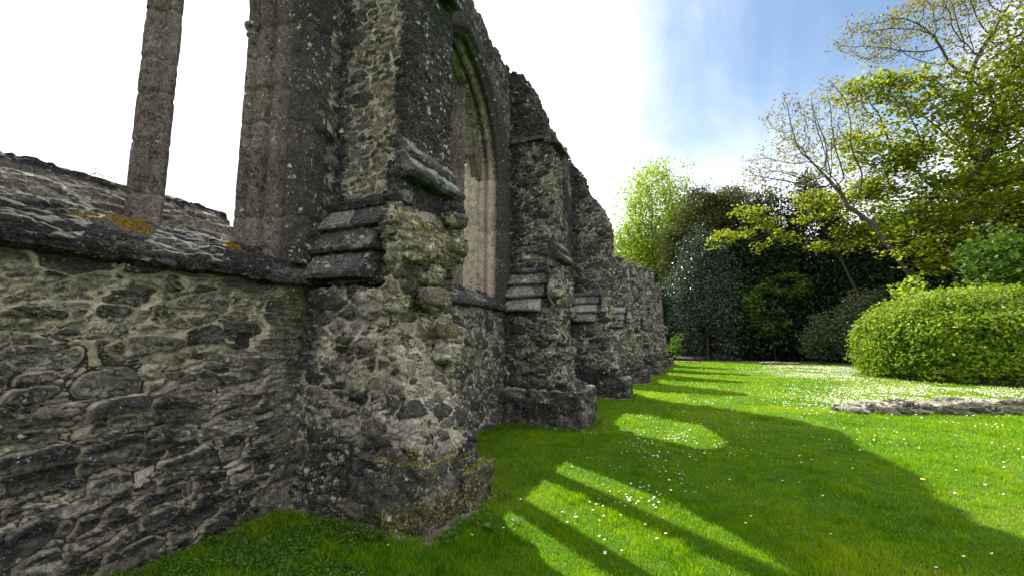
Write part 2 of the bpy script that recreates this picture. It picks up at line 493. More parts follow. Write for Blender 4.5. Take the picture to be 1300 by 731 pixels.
# --- moulded jamb swept up the side and round the arch
def sweep_jamb(yc, side, prof, z0, step, full=True, mat=M_ashlar, wx=None, seed=0, zmax=None):
    prof = np.array(prof, float)
    path = []                                             # (dy, z, ny, nz)
    n = max(2, int((ZS - z0) / step))
    for k in range(n): path.append((HW, z0 + (ZS - z0) * k / n, 1, 0))
    if full:
        m = int(2.2 / step)
        a1 = math.acos(CC / (HW + CC + .5))
        for k in range(m + 1):
            a = a1 * k / m
            path.append((-CC + (HW + CC) * math.cos(a), ZS + (HW + CC) * math.sin(a), math.cos(a), math.sin(a)))
    path = np.array(path)
    if zmax: path = path[path[:, 1] < zmax]
    L, K = len(path), len(prof)
    V = np.zeros((L, K, 3))
    V[:, :, 0] = prof[None, :, 1]
    V[:, :, 1] = yc + side * np.maximum(path[:, 0:1] + path[:, 2:3] * prof[None, :, 0], -.004)
    V[:, :, 2] = path[:, 1:2] + path[:, 3:4] * prof[None, :, 0]
    a = np.arange(L * K).reshape(L, K)
    F = np.stack([a[:-1, :], np.roll(a[:-1, :], -1, 1), np.roll(a[1:, :], -1, 1), a[1:, :]], -1).reshape(-1, 4)
    F = [list(q) for q in F] + [list(a[0]), list(a[-1])]
    me = make_mesh('jamb', V.reshape(-1, 3), F)
    import bmesh
    bm = bmesh.new(); bm.from_mesh(me); bmesh.ops.recalc_face_normals(bm, faces=bm.faces); bm.to_mesh(me); bm.free()
    me.polygons.foreach_set('use_smooth', np.full(len(me.polygons), True))
    ashlar(me, course=.36, seed=seed, wx=wx)
    return part('window_jamb', me, mat)

def dense(pts, d):
    out = []
    for i in range(len(pts)):
        p = np.array(pts[i]); q = np.array(pts[(i + 1) % len(pts)])
        n = max(1, int(np.linalg.norm(q - p) / d))
        out += [tuple(p + (q - p) * t / n) for t in range(n)]
    return out
def roll(cs, cx, r, a0, a1, n=8):
    return [(cs + r * math.cos(math.radians(a0 + (a1 - a0) * k / n)), cx + r * math.sin(math.radians(a0 + (a1 - a0) * k / n))) for k in range(n + 1)]
# (s into the wall, x).  s=0 is the edge of the light
prof = [(.45, -4.60), (.14, -4.60), (.06, -4.53)]
prof += roll(.035, -4.43, .05, 300, 60)[::-1] if False else roll(.055, -4.42, .058, 270, 90)[::1] if False else [(.05, -4.49), (.012, -4.465), (-.012, -4.42), (.0, -4.375), (.045, -4.355), (.055, -4.335)]
prof += [(.035, -4.32), (.035, -4.19), (.055, -4.165), (.10, -4.15), (.11, -4.12), (.075, -4.095), (.055, -4.06), (.062, -4.02), (.095, -3.995), (.135, -3.985), (.155, -3.955), (.155, -3.93), (.135, -3.905), (.125, -3.87), (.14, -3.835), (.175, -3.82), (.20, -3.80), (.215, -3.765), (.235, -3.738), (.30, -3.735), (.50, -3.742), (.50, -4.2)]
def wx_jamb(P, Nn, r1, r2, rv, mask):
    cr = .20 + .36 * sst(-3.98, -3.80, P[:, 0]) + .25 * (fbm(P * np.array([1, 1, .4]), 2.2, 2, 7) - .4) + .3 * sst(5.4, 6.4, P[:, 2])
    return cr, .05, .6, .44 - .2 * sst(-3.9, -3.75, P[:, 0])
sweep_jamb(YC[0], 1, dense(prof, .014), 2.40, .022, True, wx=wx_jamb, seed=3)
sweep_jamb(YC[0], -1, dense(prof, .05), 2.40, .10, True, wx=wx_jamb, seed=4)
def wx_jamb1(P, Nn, r1, r2, rv, mask):
    return .16 + .5 * sst(-3.95, -3.78, P[:, 0]) + .35 * sst(5.0, 6.2, P[:, 2]), .06 + .1 * sst(5.3, 5.7, P[:, 2]) * sst(7.2, 6.4, P[:, 2]), .4, .38
sweep_jamb(YC[1], 1, dense(prof, .03), 2.42, .05, True, mat=M_pale, wx=lambda P, *a: (.04 + .85 * sst(-4.00, -3.84, P[:, 0]) + .22 * g(P[:, 0], -4.12, .05) + .5 * sst(4.8, 5.8, P[:, 2]), .03 + .04 * sst(5.3, 5.7, P[:, 2]) * sst(7.2, 6.4, P[:, 2]), .4, .25), seed=6)  # crust value paints the shade of the hollow and outer moulding
sweep_jamb(YC[1], -1, dense(prof, .06), 2.42, .10, True, wx=wx_jamb1, seed=7)
sweep_jamb(YC[2], 1, dense(prof, .08), 2.42, .12, True, wx=wx_jamb1, seed=8)
sweep_jamb(YC[2], -1, dense(prof, .08), 2.42, .12, True, wx=wx_jamb1, seed=9)

def column(name, prof, y, z0, z1, step, mat, seed, wx, wear=None):
    K = len(prof); n = int((z1 - z0) / step)
    V = []
    for k in range(n + 1):
        z = z0 + (z1 - z0) * k / n
        V += [(px, y + py, z) for px, py in prof]
    a = np.arange((n + 1) * K).reshape(n + 1, K)
    F = np.stack([a[:-1, :], np.roll(a[:-1, :], -1, 1), np.roll(a[1:, :], -1, 1), a[1:, :]], -1).reshape(-1, 4)
    me = make_mesh(name, V, [list(q) for q in F] + [list(a[0][::-1]), list(a[-1])])
    ashlar(me, course=.42, seed=seed, wx=wx, zoff=.1, wear=wear)
    return part(name, me, mat)
# mullion section: hollow-chamfered, deeper than wide
mp = [(-4.118, 0), (-4.122, 0.028), (-4.135, 0.052), (-4.165, 0.056), (-4.195, 0.064), (-4.22, 0.082), (-4.235, 0.112), (-4.25, 0.118), (-4.35, 0.118), (-4.35, 0.118), (-4.365, 0.112), (-4.38, 0.082), (-4.405, 0.064), (-4.435, 0.056), (-4.465, 0.052), (-4.478, 0.028), (-4.482, 0), (-4.478, -0.028), (-4.465, -0.052), (-4.435, -0.056), (-4.405, -0.064), (-4.38, -0.082), (-4.365, -0.112), (-4.35, -0.118), (-4.35, -0.118), (-4.25, -0.118), (-4.235, -0.112), (-4.22, -0.082), (-4.195, -0.064), (-4.165, -0.056), (-4.135, -0.052), (-4.122, -0.028)]
def wx_mull(P, Nn, r1, r2, rv, mask): return .22 + .08 * (r2 > .5), .02, .5, .44
def nick(P): return -.035 * sst(4.05, 4.12, P[:, 2]) * sst(-.02, -.08, P[:, 1] - 2.08) * sst(-4.3, -4.2, P[:, 0])
column('mullion', dense(mp, .016), YC[0] + .515, 2.52, 5.6, .022, M_ashlar, 11, wx_mull, nick)
column('mullion', dense(mp, .05), YC[0] - .515, 2.52, 2.95, .05, M_ashlar, 12, wx_mull)
for dy in (-.515, .515):
    column('mullion', dense(mp, .04), YC[1] + dy, 2.6, 6.6, .05, M_ashlar, 13, wx_mull)
# small capital on the near jamb's shaft
def lathe(prof, cx, cy, n=20):
    V = []
    for r, z in prof:
        V += [(cx + r * math.cos(2 * math.pi * k / n), cy + r * math.sin(2 * math.pi * k / n), z) for k in range(n)]
    F = []
    for i in range(len(prof) - 1):
        for k in range(n):
            F.append([i * n + k, i * n + (k + 1) % n, (i + 1) * n + (k + 1) % n, (i + 1) * n + k])
    F += [list(range(n))[::-1], [(len(prof) - 1) * n + k for k in range(n)]]
    return V, F
V, F = lathe([(.05, 4.94), (.062, 4.95), (.064, 4.965), (.05, 4.98), (.055, 5.0), (.075, 5.03), (.085, 5.06), (.085, 5.08), (.065, 5.095), (.05, 5.1)], -4.42, YC[0] + HW + .03)
me = make_mesh('capital', V, F); ashlar(me, wx=lambda *a: (.1, .02, .3, .3)); part('capital', me, M_ashlar)
# second window's far jamb, coloured pale for bounced light; tracery stub above it
pp = [(-4.62, .04), (-4.52, -.01), (-4.44, -.035), (-4.34, -.04), (-4.30, -.01), (-4.28, .03), (-4.34, .2), (-4.6, .2)]
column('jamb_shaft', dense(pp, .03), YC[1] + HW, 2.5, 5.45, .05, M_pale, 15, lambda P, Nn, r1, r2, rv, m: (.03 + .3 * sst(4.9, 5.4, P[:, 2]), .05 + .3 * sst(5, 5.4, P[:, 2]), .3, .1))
yj = YC[1] + HW; ym = YC[1] + .515
tr = [(yj + .10, 4.98), (yj - .03, 5.05), (yj - .12, 5.28), (yj - .27, 5.52), (yj - .24, 5.68), (yj - .08, 5.6), (yj + .1, 5.45)]
me = remesh([prism(tr, 'x', -4.42, -4.22)], .03); ashlar(me, seed=5, wx=lambda P, *a: (.35, .25, .3, .2)); part('tracery', me, M_ashlar)

# --- buttresses
def buttress(i, vox):
    y = YB[i]
    seed = 100 + i * 13
    rnd = random.Random(seed)
    pcs = []
    near = i < 2
    y0, y1 = y + .05, y + 1.15
    if i == 0:
        fr = [(-2.28, .0), (-2.30, .62), (-2.42, .95), (-2.52, 1.3), (-2.62, 1.6), (-2.70, 1.95), (-2.68, 2.35), (-2.56, 2.52), (-2.55, 2.75), (-2.68, 2.92), (-2.80, 3.16), (-2.80, 3.4)]
    elif i == 1:
        fr = [(-2.3, 0), (-2.32, .7), (-2.55, .85), (-2.62, 1.2), (-2.50, 1.35), (-2.52, 1.6), (-2.66, 1.8), (-2.60, 2.3), (-2.56, 2.7), (-2.62, 3.0), (-2.8, 3.2), (-2.8, 3.4)]
    else:
        fr = [(-2.32, 0), (-2.35, .5), (-2.45, .9), (-2.6 + .1 * rnd.random(), 1.4), (-2.55, 1.8), (-2.7 + .1 * rnd.random(), 2.3), (-2.72, 2.8), (-2.8, 3.1)]
    pcs.append(prism([(-3.9, -.3)] + [(fr[0][0], -.3)] + [q for q in fr if q[1] < 2.15] + [(-2.72, 2.15), (-3.9, 2.15)], 'y', y0, y1))
    pcs.append(prism([(-3.9, 2.0), (-2.7, 2.0)] + [q for q in fr if q[1] > 2.0] + [(-3.9, fr[-1][1])], 'y', y0 + .36, y1))
    pcs.append(prism([(-2.86, 2.0), (-2.7, 2.0)] + [q for q in fr if q[1] > 2.0] + [(-2.86, fr[-1][1])], 'y', y0 + .10, y1))
    uy0, uy1 = y + .36, y + (1.24 if i == 0 else 1.13)
    if i < 2:
        up = [(-3.9, 2.3), (-2.77, 2.9), (-2.77, 5.9), (-3.42, 7.55), (-3.9, 7.75)]
    elif i == 2:
        up = [(-3.9, 2.3), (-2.62, 2.9), (-2.56, 5.3), (-2.85, 5.95), (-3.1, 6.15), (-3.32, 6.6), (-3.5, 7.2), (-3.9, 7.6)]
    else:
        zt = {3: 5.15, 4: 5.75, 5: 6.3, 6: 5.9}[i]
        up = [(-3.9, 2.3), (-2.70, 2.9), (-2.75, zt - .35), (-2.85, zt - .1), (-3.3, zt + .08), (-3.9, zt + .1)]
    pcs.append(prism(up, 'y', uy0, uy1))
    # sloped bed under the near set-off
    pcs.append(prism([(y + .16, 2.2), (y + .46, 2.98), (y + .6, 2.98), (y + .6, 2.2)], 'x', -3.9, -2.9))
    if i == 0:
        pcs += [lump(-2.58, y + 1.02, 2.66, .13, .15, .16, 1), lump(-2.60, y + .30, 2.50, .16, .14, .13, 2), lump(-2.45, y + .75, 1.5, .13, .18, .10, 3), lump(-2.72, y + .1, 1.98, .22, .08, .10, 4),
                lump(-3.0, y + .04, 1.25, .19, .07, .17, 5), lump(-2.55, y + .95, 3.05, .12, .13, .13, 6), lump(-2.5, y + .5, 2.05, .15, .15, .1, 7), lump(-3.0, y + .03, 1.62, .26, .06, .09, 8)]
    if i == 1:
        pcs += [lump(-3.0, y + .03, 1.35, .28, .1, .13, 1), lump(-2.9, y + .03, 1.75, .3, .08, .12, 2), lump(-3.2, y + .03, 1.1, .22, .1, .11, 3), lump(-2.55, y + .2, 1.5, .15, .2, .1, 4)]
    for k in range(5 if i > 1 else 2):
        pcs.append(lump(-2.6 + .15 * rnd.random(), y + .2 + .8 * rnd.random(), .9 + 1.8 * rnd.random(), .14, .18, .1, seed + k))
    me = remesh(pcs, vox)
    def big(P): return .022 + .075 * sst(-3.2, -2.7, P[:, 0]) * sst(3.3, 2.8, P[:, 2])
    def wx(P, Nn, r1, r2, rv, mask):
        X, z = P[:, 0], P[:, 2]
        low = z < 3.05
        fb = fbm(P, 1.8, 2, 77)
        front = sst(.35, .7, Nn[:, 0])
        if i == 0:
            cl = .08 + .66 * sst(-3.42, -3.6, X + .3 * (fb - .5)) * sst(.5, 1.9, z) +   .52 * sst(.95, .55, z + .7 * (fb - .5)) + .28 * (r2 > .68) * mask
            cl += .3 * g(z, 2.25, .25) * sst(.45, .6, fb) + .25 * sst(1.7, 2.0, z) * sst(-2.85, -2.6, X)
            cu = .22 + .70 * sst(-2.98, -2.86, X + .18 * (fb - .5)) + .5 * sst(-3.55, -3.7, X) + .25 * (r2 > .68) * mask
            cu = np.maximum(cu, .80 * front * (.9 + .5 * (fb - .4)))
            mo = np.where(low, .08 + .42 * g(z, 2.72, .45) * sst(-2.95, -2.65, X) + .28 * g(z, 1.8, .5) * sst(-2.9, -2.6, X) + .32 * sst(.8, .45, z) * sst(-2.95, -2.6, X) + .10 * sst(1.0, 1.5, z), .06)
            li = np.where(low, .38 + .35 * (r1 > .7) + .4 * sst(.9, .5, z), .48 + .1 * front)
            rd = np.where(low, .08 + .3 * (r1 > .86), .16 + .5 * (r1 > .66))
        else:
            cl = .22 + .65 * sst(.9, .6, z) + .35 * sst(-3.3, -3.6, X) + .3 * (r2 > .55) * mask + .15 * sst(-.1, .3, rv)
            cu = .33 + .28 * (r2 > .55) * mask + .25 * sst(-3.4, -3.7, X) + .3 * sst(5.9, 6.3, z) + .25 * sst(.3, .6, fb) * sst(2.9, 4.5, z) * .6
            mo = np.where(low, .12 + .3 * g(z, 2.5, .6) * front, .05)
            li = .42 + .3 * (r1 > .6)
            rd = .10 + .2 * (r1 > .8) * ~low + .25 * front * ~low * g(z, 4.5, 1.2)
        return np.where(low, cl, cu), mo, li, rd
    def flush(P):
        if i: return .15 * np.ones(len(P))
        up = sst(3.0, 3.2, P[:, 2]) * .68
        q = sst(-3.36, -3.48, P[:, 0]) * sst(2.4, 2.2, P[:, 2])
        return np.maximum(np.maximum(up, q), .4 * sst(.45, .6, fbm(P, 1.5, 2, 12)))
    cell = {0: (.26, .28, .13), 1: (.26, .28, .125)}.get(i, (.30, .32, .15))
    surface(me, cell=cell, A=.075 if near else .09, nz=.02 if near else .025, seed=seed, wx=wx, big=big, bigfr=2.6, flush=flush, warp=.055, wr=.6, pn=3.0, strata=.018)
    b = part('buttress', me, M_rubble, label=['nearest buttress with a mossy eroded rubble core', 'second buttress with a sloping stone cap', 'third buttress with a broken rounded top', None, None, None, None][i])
    # plinth
    if i == 0:
        pc = [prism([(-2.92, y + .2), (-2.86, y - .02), (-2.5, y - .05), (-2.17, y - .04), (-2.16, y + .3), (-2.19, y + .6), (-2.9, y + .6)], 'z', -.3, .58), box(-2.7, -2.32, y + .02, y + .5, .3, .68), box(-3.15, -2.8, y, y + .3, -.3, .42), box(-2.9, -2.13, y + .56, y + 1.18, -.3, .36)]
    elif i == 1:
        pc = [box(-3.8, -2.13, y - .05, y + 1.18, -.3, .70)]
    else:
        pc = [box(-3.0, -2.13, y - .04 + .1 * rnd.random(), y + 1.15, -.3, .45 + .2 * rnd.random())]
    me = remesh(pc, vox * .95)
    def wxp(P, Nn, r1, r2, rv, mask):
        up = sst(.4, .8, Nn[:, 2])
        lowb = sst(.40, .1, P[:, 2])
        return .56 - .3 * up, .30 * (i == 0) + .6 * up * (1.0 if i == 0 else .5) + .12 + .18 * lowb, .42 + .35 * (r1 > .6), .06
    surface(me, cell=(.34, .34, .2), A=.035, nz=.024, seed=seed + 5, wx=wxp, big=.065, bigfr=3.2, mortar=(.0, .05), round_=.14)
    part('plinth', me, M_rubble, b)
    # footing of pale mortar round the base
    pc = [prism([(-3.85, y - .10), (-2.3, y - .13), (-2.07, y - .12), (-2.07, y + .5), (-2.04, y + 1.20), (-2.3, y + 1.27), (-3.85, y + 1.25)], 'z', -.2, .016)]
    me = remesh(pc, .02 if near else .06)
    surface(me, cell=(.2, .2, .2), A=.012, nz=.012, seed=seed + 6, wx=lambda P, *a: (.26, .14, .25, .05), big=.03, bigfr=7)
    part('footing', me, M_foot, b)
    # set-off slabs on the near face
    if i < 6:
        nrow = 3
        for k in range(nrow):
            za, ya = 2.24 + .275 * k, y + .005 + .10 * k
            xr = [-2.93, -2.89, -2.83][k] - .04 * rnd.random() + (0 if i < 2 else -.05)
            pr = [(ya - .06, za - .005), (ya - .07, za + .045), (ya - .055, za + .062), (ya + .13, za + .285), (ya + .26, za + .285), (ya + .2, za - .0)]
            segs = [(-3.74, xr)] if (k != 0) else [(-3.74, -3.27), (-3.262, xr)]
            me = remesh([prism([(p, q - (.012 * n if k == 0 else 0)) for p, q in pr], 'x', a, bb) for n, (a, bb) in enumerate(segs)], .013 if i == 0 else .02 if i == 1 else .045)
            def wxs(P, Nn, r1, r2, rv, mask):
                up = sst(.1, .5, Nn[:, 2])
                return .40 - .08 * up, .03, 1, 0
            surface(me, cell=(.8, .8, .8), A=.004, nz=.009, seed=seed + 20 + k, wx=wxs, big=.010, bigfr=5, mortar=(.005, .02))
            part('setoff_slab', me, M_slab, b)
        # string course at the top of the slabs
        if i < 3:
            me = remesh([prism([(y + .27, 3.02), (y + .25, 3.09), (y + .33, 3.16), (y + .45, 3.16), (y + .45, 3.02)], 'x', -3.74, -2.72)], .016 if i == 0 else .03)
            surface(me, cell=(.5, .5, .5), A=.006, nz=.014, seed=seed + 30, wx=lambda P, *a: (.55, .05, .4, .03), big=.02, bigfr=6, mortar=(.005, .03))
            part('string_course', me, M_slab, b)
    # weathering slabs of the front, broken off short
    if i < 3:
        for k, (xa, za) in enumerate(((-2.60, 3.36), (-2.66, 3.55))):
            pr = [(-2.86, za - .07), (xa - .04, za - .07), (xa, za - .03), (xa, za + .025), (xa - .16, za + .22), (-2.86, za + .24)]
            me = remesh([prism(pr, 'y', y + .30 + .03 * k, y + (1.32 if k == 0 else 1.2))], .014 if i == 0 else .025)
            surface(me, cell=(.6, .7, .4), A=.006, nz=.010, seed=seed + 40 + k, wx=lambda P, Nn, *a: (.62 - .25 * sst(.2, .6, Nn[:, 2]), .05, .35, 0), big=.012, bigfr=6, mortar=(.005, .03))
            part('drip_slab', me, M_slab, b)
    # cap string and saddle stones of the two whole buttresses
    if i < 2:
        ring = [box(-3.74, -2.68, y + .28, y + .40, 5.93, 6.03), box(-3.74, -2.68, y + 1.10, y + 1.21, 5.93, 6.03),
                prism([(-2.95, 5.85), (-2.60, 5.74), (-2.60, 5.79), (-2.85, 6.16), (-2.95, 6.1)], 'y', y + .28, y + 1.21)]
        me = remesh(ring, .028)
        surface(me, cell=(.4, .4, .3), A=.02, nz=.015, seed=seed + 50, wx=lambda P, *a: (.42, .05, .5, .02), big=.012, bigfr=4)
        part('cap', me, M_slab, b)
    return b
for i, v in enumerate((.017, .024, .036, .05, .055, .06, .06)):
    buttress(i, v)
# footing along the wall foot of the two nearest bays
for y0, y1, vx in ((.3, 3.2, .02), (YB[0] + 1.2, YB[1] - .1, .035), (YB[1] + 1.2, YB[2] - .1, .06)):
    me = remesh([prism([(-3.9, y0), (-3.67, y0), (-3.69, (y0 + y1) / 2), (-3.67, y1), (-3.9, y1)], 'z', -.2, .012)], vx)
    surface(me, cell=(.2, .2, .2), A=.012, nz=.012, seed=71, wx=lambda P, *a: (.25, .15, .2, .02), big=.03, bigfr=7)
    part('footing', me, M_foot)

# ------------------------------------------------------------------ lawn
def ground_mat():
    m, N, P = new_mat('lawn_turf')
    tc = N.new('ShaderNodeTexCoord').outputs['Object']
    n1 = N.noise(.55, 4, .6, tc); n2 = N.noise(6, 5, .7, tc); n3 = N.noise(42, 5, .8, tc)
    c = N.ramp(n3, [(.25, (.016, .045, .003)), (.5, (.048, .125, .005)), (.75, (.10, .21, .008))])
    c2 = N.ramp(n3, [(.25, (.05, .06, .012)), (.5, (.13, .16, .02)), (.75, (.22, .24, .04))])
    c = N.mix(N.mr(N.math('ADD', n1, N.math('MULTIPLY', N.math('SUBTRACT', n2, .5), .5)), .5, .72, 0, .7), c, c2)
    N.lk(c, P.inputs['Base Color']); P.inputs['Roughness'].default_value = .9; P.inputs['Specular IOR Level'].default_value = .1
    b = N.new('ShaderNodeBump', i_Strength=.8, i_Distance=.03); N.lk(N.math('ADD', n3, N.math('MULTIPLY', n2, .5)), b.inputs['Height']); N.lk(b.outputs[0], P.inputs['Normal'])
    return m
def axis(a, b, near0, near1, d0, d1):
    v = [near0]
    while v[-1] < near1: v.append(v[-1] + d0)
    d = d0
    while v[-1] < b: d = min(d * 1.35, d1); v.append(v[-1] + d)
    d = d0; w = [near0]
    while w[-1] > a: d = min(d * 1.35, d1); w.append(w[-1] - d)
    return np.array(w[::-1][:-1] + v)
def ground_z(x, y):
    P = np.stack([x, y, x * 0], 1)
    return .035 * (fbm(P, .8, 2, 3) - .5) + .25 * sst(8, 30, x) * (fbm(P, .06, 2, 9) - .2) * 0
gx = axis(-400, 500, -4, 12, .25, 60); gy = axis(-300, 700, 0, 26, .25, 60)
X, Y = np.meshgrid(gx, gy)
V = np.stack([X.ravel(), Y.ravel(), ground_z(X.ravel(), Y.ravel())], 1)
a = np.arange(len(V)).reshape(len(gy), len(gx))
F = np.stack([a[:-1, :-1], a[:-1, 1:], a[1:, 1:], a[1:, :-1]], -1).reshape(-1, 4)
lawn = link('ground', make_mesh('ground', V, F), ground_mat()); lawn['kind'] = 'structure'

# leaf litter and bare earth, coloured dark for the deep shade under the trees, pale path at the lawn's end
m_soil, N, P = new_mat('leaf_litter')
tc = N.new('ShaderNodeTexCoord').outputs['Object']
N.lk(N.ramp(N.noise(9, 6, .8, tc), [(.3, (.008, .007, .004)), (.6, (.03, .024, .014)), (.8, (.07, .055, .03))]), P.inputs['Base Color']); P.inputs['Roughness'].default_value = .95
def sheet(name, poly, z, mat):
    o = link(name, make_mesh(name, [(x, y, z) for x, y in poly], [list(range(len(poly)))], False), mat); o['kind'] = 'structure'; return o
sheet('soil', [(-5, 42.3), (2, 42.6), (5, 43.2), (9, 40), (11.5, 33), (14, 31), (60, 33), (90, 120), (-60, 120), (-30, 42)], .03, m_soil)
m_path, N, P = new_mat('pale_path')
tc = N.new('ShaderNodeTexCoord').outputs['Object']
N.lk(N.ramp(N.noise(5, 6, .8, tc), [(.3, (.25, .22, .17)), (.7, (.45, .41, .34))]), P.inputs['Base Color']); P.inputs['Roughness'].default_value = .95
sheet('path', [(-5, 40.9), (1, 41.3), (5, 42.0), (8, 41.3), (8, 42.0), (5, 42.9), (1, 42.2), (-5, 41.9)], .034, m_path)

# ------------------------------------------------------------------ grass
def leafy_mat(name, lo, mid, hi, trans=.45, attr='tone', tcol=1.3, rough=.55, spec=.25, dead=None):
    m, N, P = new_mat(name)
    at = N.new('ShaderNodeVertexColor', layer_name=attr)
    s = N.new('ShaderNodeSeparateColor'); N.lk(at.outputs[0], s.inputs[0])
    c = N.ramp(s.outputs[0], [(0, lo), (.5, mid), (1, hi)] if dead is None else [(0, lo), (.45, mid), (.9, hi), (.97, dead)])
    N.lk(c, P.inputs['Base Color']); P.inputs['Roughness'].default_value = rough; P.inputs['Specular IOR Level'].default_value = spec
    t = N.new('ShaderNodeBsdfTranslucent')
    c2 = N.mix(1.0, c, (tcol, tcol, tcol * .55), 'MULTIPLY'); N.lk(c2, t.inputs[0])
    mx = N.new('ShaderNodeMixShader'); mx.inputs[0].default_value = trans
    N.lk(P.outputs[0], mx.inputs[1]); N.lk(t.outputs[0], mx.inputs[2])
    N.lk(mx.outputs[0], m.node_tree.nodes['Material Output'].inputs[0])
    return m
M_grass = leafy_mat('grass_blade', (.030, .085, .002), (.112, .255, .003), (.25, .35, .006), trans=.52, spec=.03, rough=.8, dead=(.34, .28, .13))
CAM = np.array([0., 0., 1.6])
YAW = math.radians(23.469); PITCH = math.radians(7.0746)
def in_view(x, y, margin=.42):
    fx, fy = -math.sin(YAW), math.cos(YAW)
    d = x * fx + y * fy; r = x * fy - y * fx
    return (d > .5) & (np.abs(r) < d * (650 / 560 + margin) + 1.2)
def clear(x, y):
    ok = x > -3.70
    for yb in YB:
        ok &= ~((x < -2.10) & (y > yb - .085) & (y < yb + 1.22))
    return ok
def scatter(x0, x1, y0, y1, dens):
    n = int((x1 - x0) * (y1 - y0) * dens)
    x = rng.uniform(x0, x1, n); y = rng.uniform(y0, y1, n)
    k = in_view(x, y) & clear(x, y)
    return x[k], y[k]
def blades(bands):
    VV = []; FF = []; TT = []; off = 0
    for (x0, x1, y0, y1, dens, hgt, wid, dmin, dmax) in bands:
        x, y = scatter(x0, x1, y0, y1, dens)
        d = np.hypot(x, y); k = (d >= dmin) & (d < dmax); x, y = x[k], y[k]; n = len(x)
        P2 = np.stack([x, y, x * 0], 1)
        pt = fbm(P2, 1.1, 3, 51); cl = fbm(P2, 7, 2, 52); dry = fbm(P2, .55, 2, 55)
        h = hgt * (.45 + .75 * rng.random(n)) * (.65 + .8 * cl)
        # longer tufts against the stone
        nearw = np.exp(-np.maximum(x + 3.64, 0) / .12)
        h = h * (1 + 1.3 * nearw * (cl > .45)) * (1 + .9 * sst(.60, .72, fbm(P2, 2.6, 2, 57)))
        th = rng.uniform(0, 2 * math.pi, n); ln = h * rng.uniform(.2, 1.1, n)
        z = ground_z(x, y) - .004
        w = wid * (.6 + .8 * rng.random(n)); ph = rng.uniform(0, 2 * math.pi, n)
        b0 = np.stack([x - w * np.cos(ph), y - w * np.sin(ph), z], 1); b1 = np.stack([x + w * np.cos(ph), y + w * np.sin(ph), z], 1)
        mx = np.stack([x + .35 * ln * np.cos(th), y + .35 * ln * np.sin(th), z + h * .6], 1)
        m0 = mx + (b0 - b1) * .36; m1 = mx + (b1 - b0) * .36
        tp = np.stack([x + ln * np.cos(th), y + ln * np.sin(th), z + h], 1)
        V = np.stack([b0, b1, m1, tp, m0], 1).reshape(-1, 3)
        i = off + np.arange(n)[:, None] * 5
        FF.append(i + np.array([[0, 1, 2, 4]])); FF.append(np.concatenate([i + 4, i + 2, i + 3, i + 3], 1))
        t = np.clip(.46 + .6 * (pt - .5) + .5 * (cl - .5) + .55 * (rng.random(n) - .5) + .3 * sst(.52, .75, dry), 0, 1)
        t = np.where(rng.random(n) < .035 + .05 * sst(.5, .7, dry), 1.0, np.minimum(t, .9))
        TT.append(np.repeat(t, 5)); VV.append(V); off += n * 5
    V = np.concatenate(VV); T = np.concatenate(TT)
    quads = np.concatenate(FF[0::2]); tris = np.concatenate(FF[1::2])[:, :3]
    me = bpy.data.meshes.new('grass')
    me.vertices.add(len(V)); me.vertices.foreach_set('co', V.astype(f32).ravel())
    li = np.concatenate([quads.ravel(), tris.ravel()]).astype(np.int32)
    me.loops.add(len(li)); me.loops.foreach_set('vertex_index', li)
    nq, nt = len(quads), len(tris)
    me.polygons.add(nq + nt)
    me.polygons.foreach_set('loop_start', np.concatenate([np.arange(nq) * 4, nq * 4 + np.arange(nt) * 3]).astype(np.int32))
    me.update(calc_edges=True)
    colattr(me, 'tone', np.stack([T, T, T, T * 0 + 1], 1))
    return me
me = blades([
    (-3.7, 4.6, .6, 6.0, 6500, .036, .0026, 0, 5.2),
    (-3.7, 8.5, 1.5, 9.5, 2400, .034, .0036, 5.2, 8.5),
    (-3.7, 14, 3.5, 16, 800, .038, .0062, 8.5, 15),
    (-3.7, 26, 6, 28, 240, .042, .012, 15, 27),
    (-3.7, 34, 14, 42, 80, .05, .022, 27, 42)])
g_o = link('grass', me, M_grass); g_o['kind'] = 'stuff'; tag(g_o, 'short bright green mown grass covering the lawn beside the ruin', 'grass')

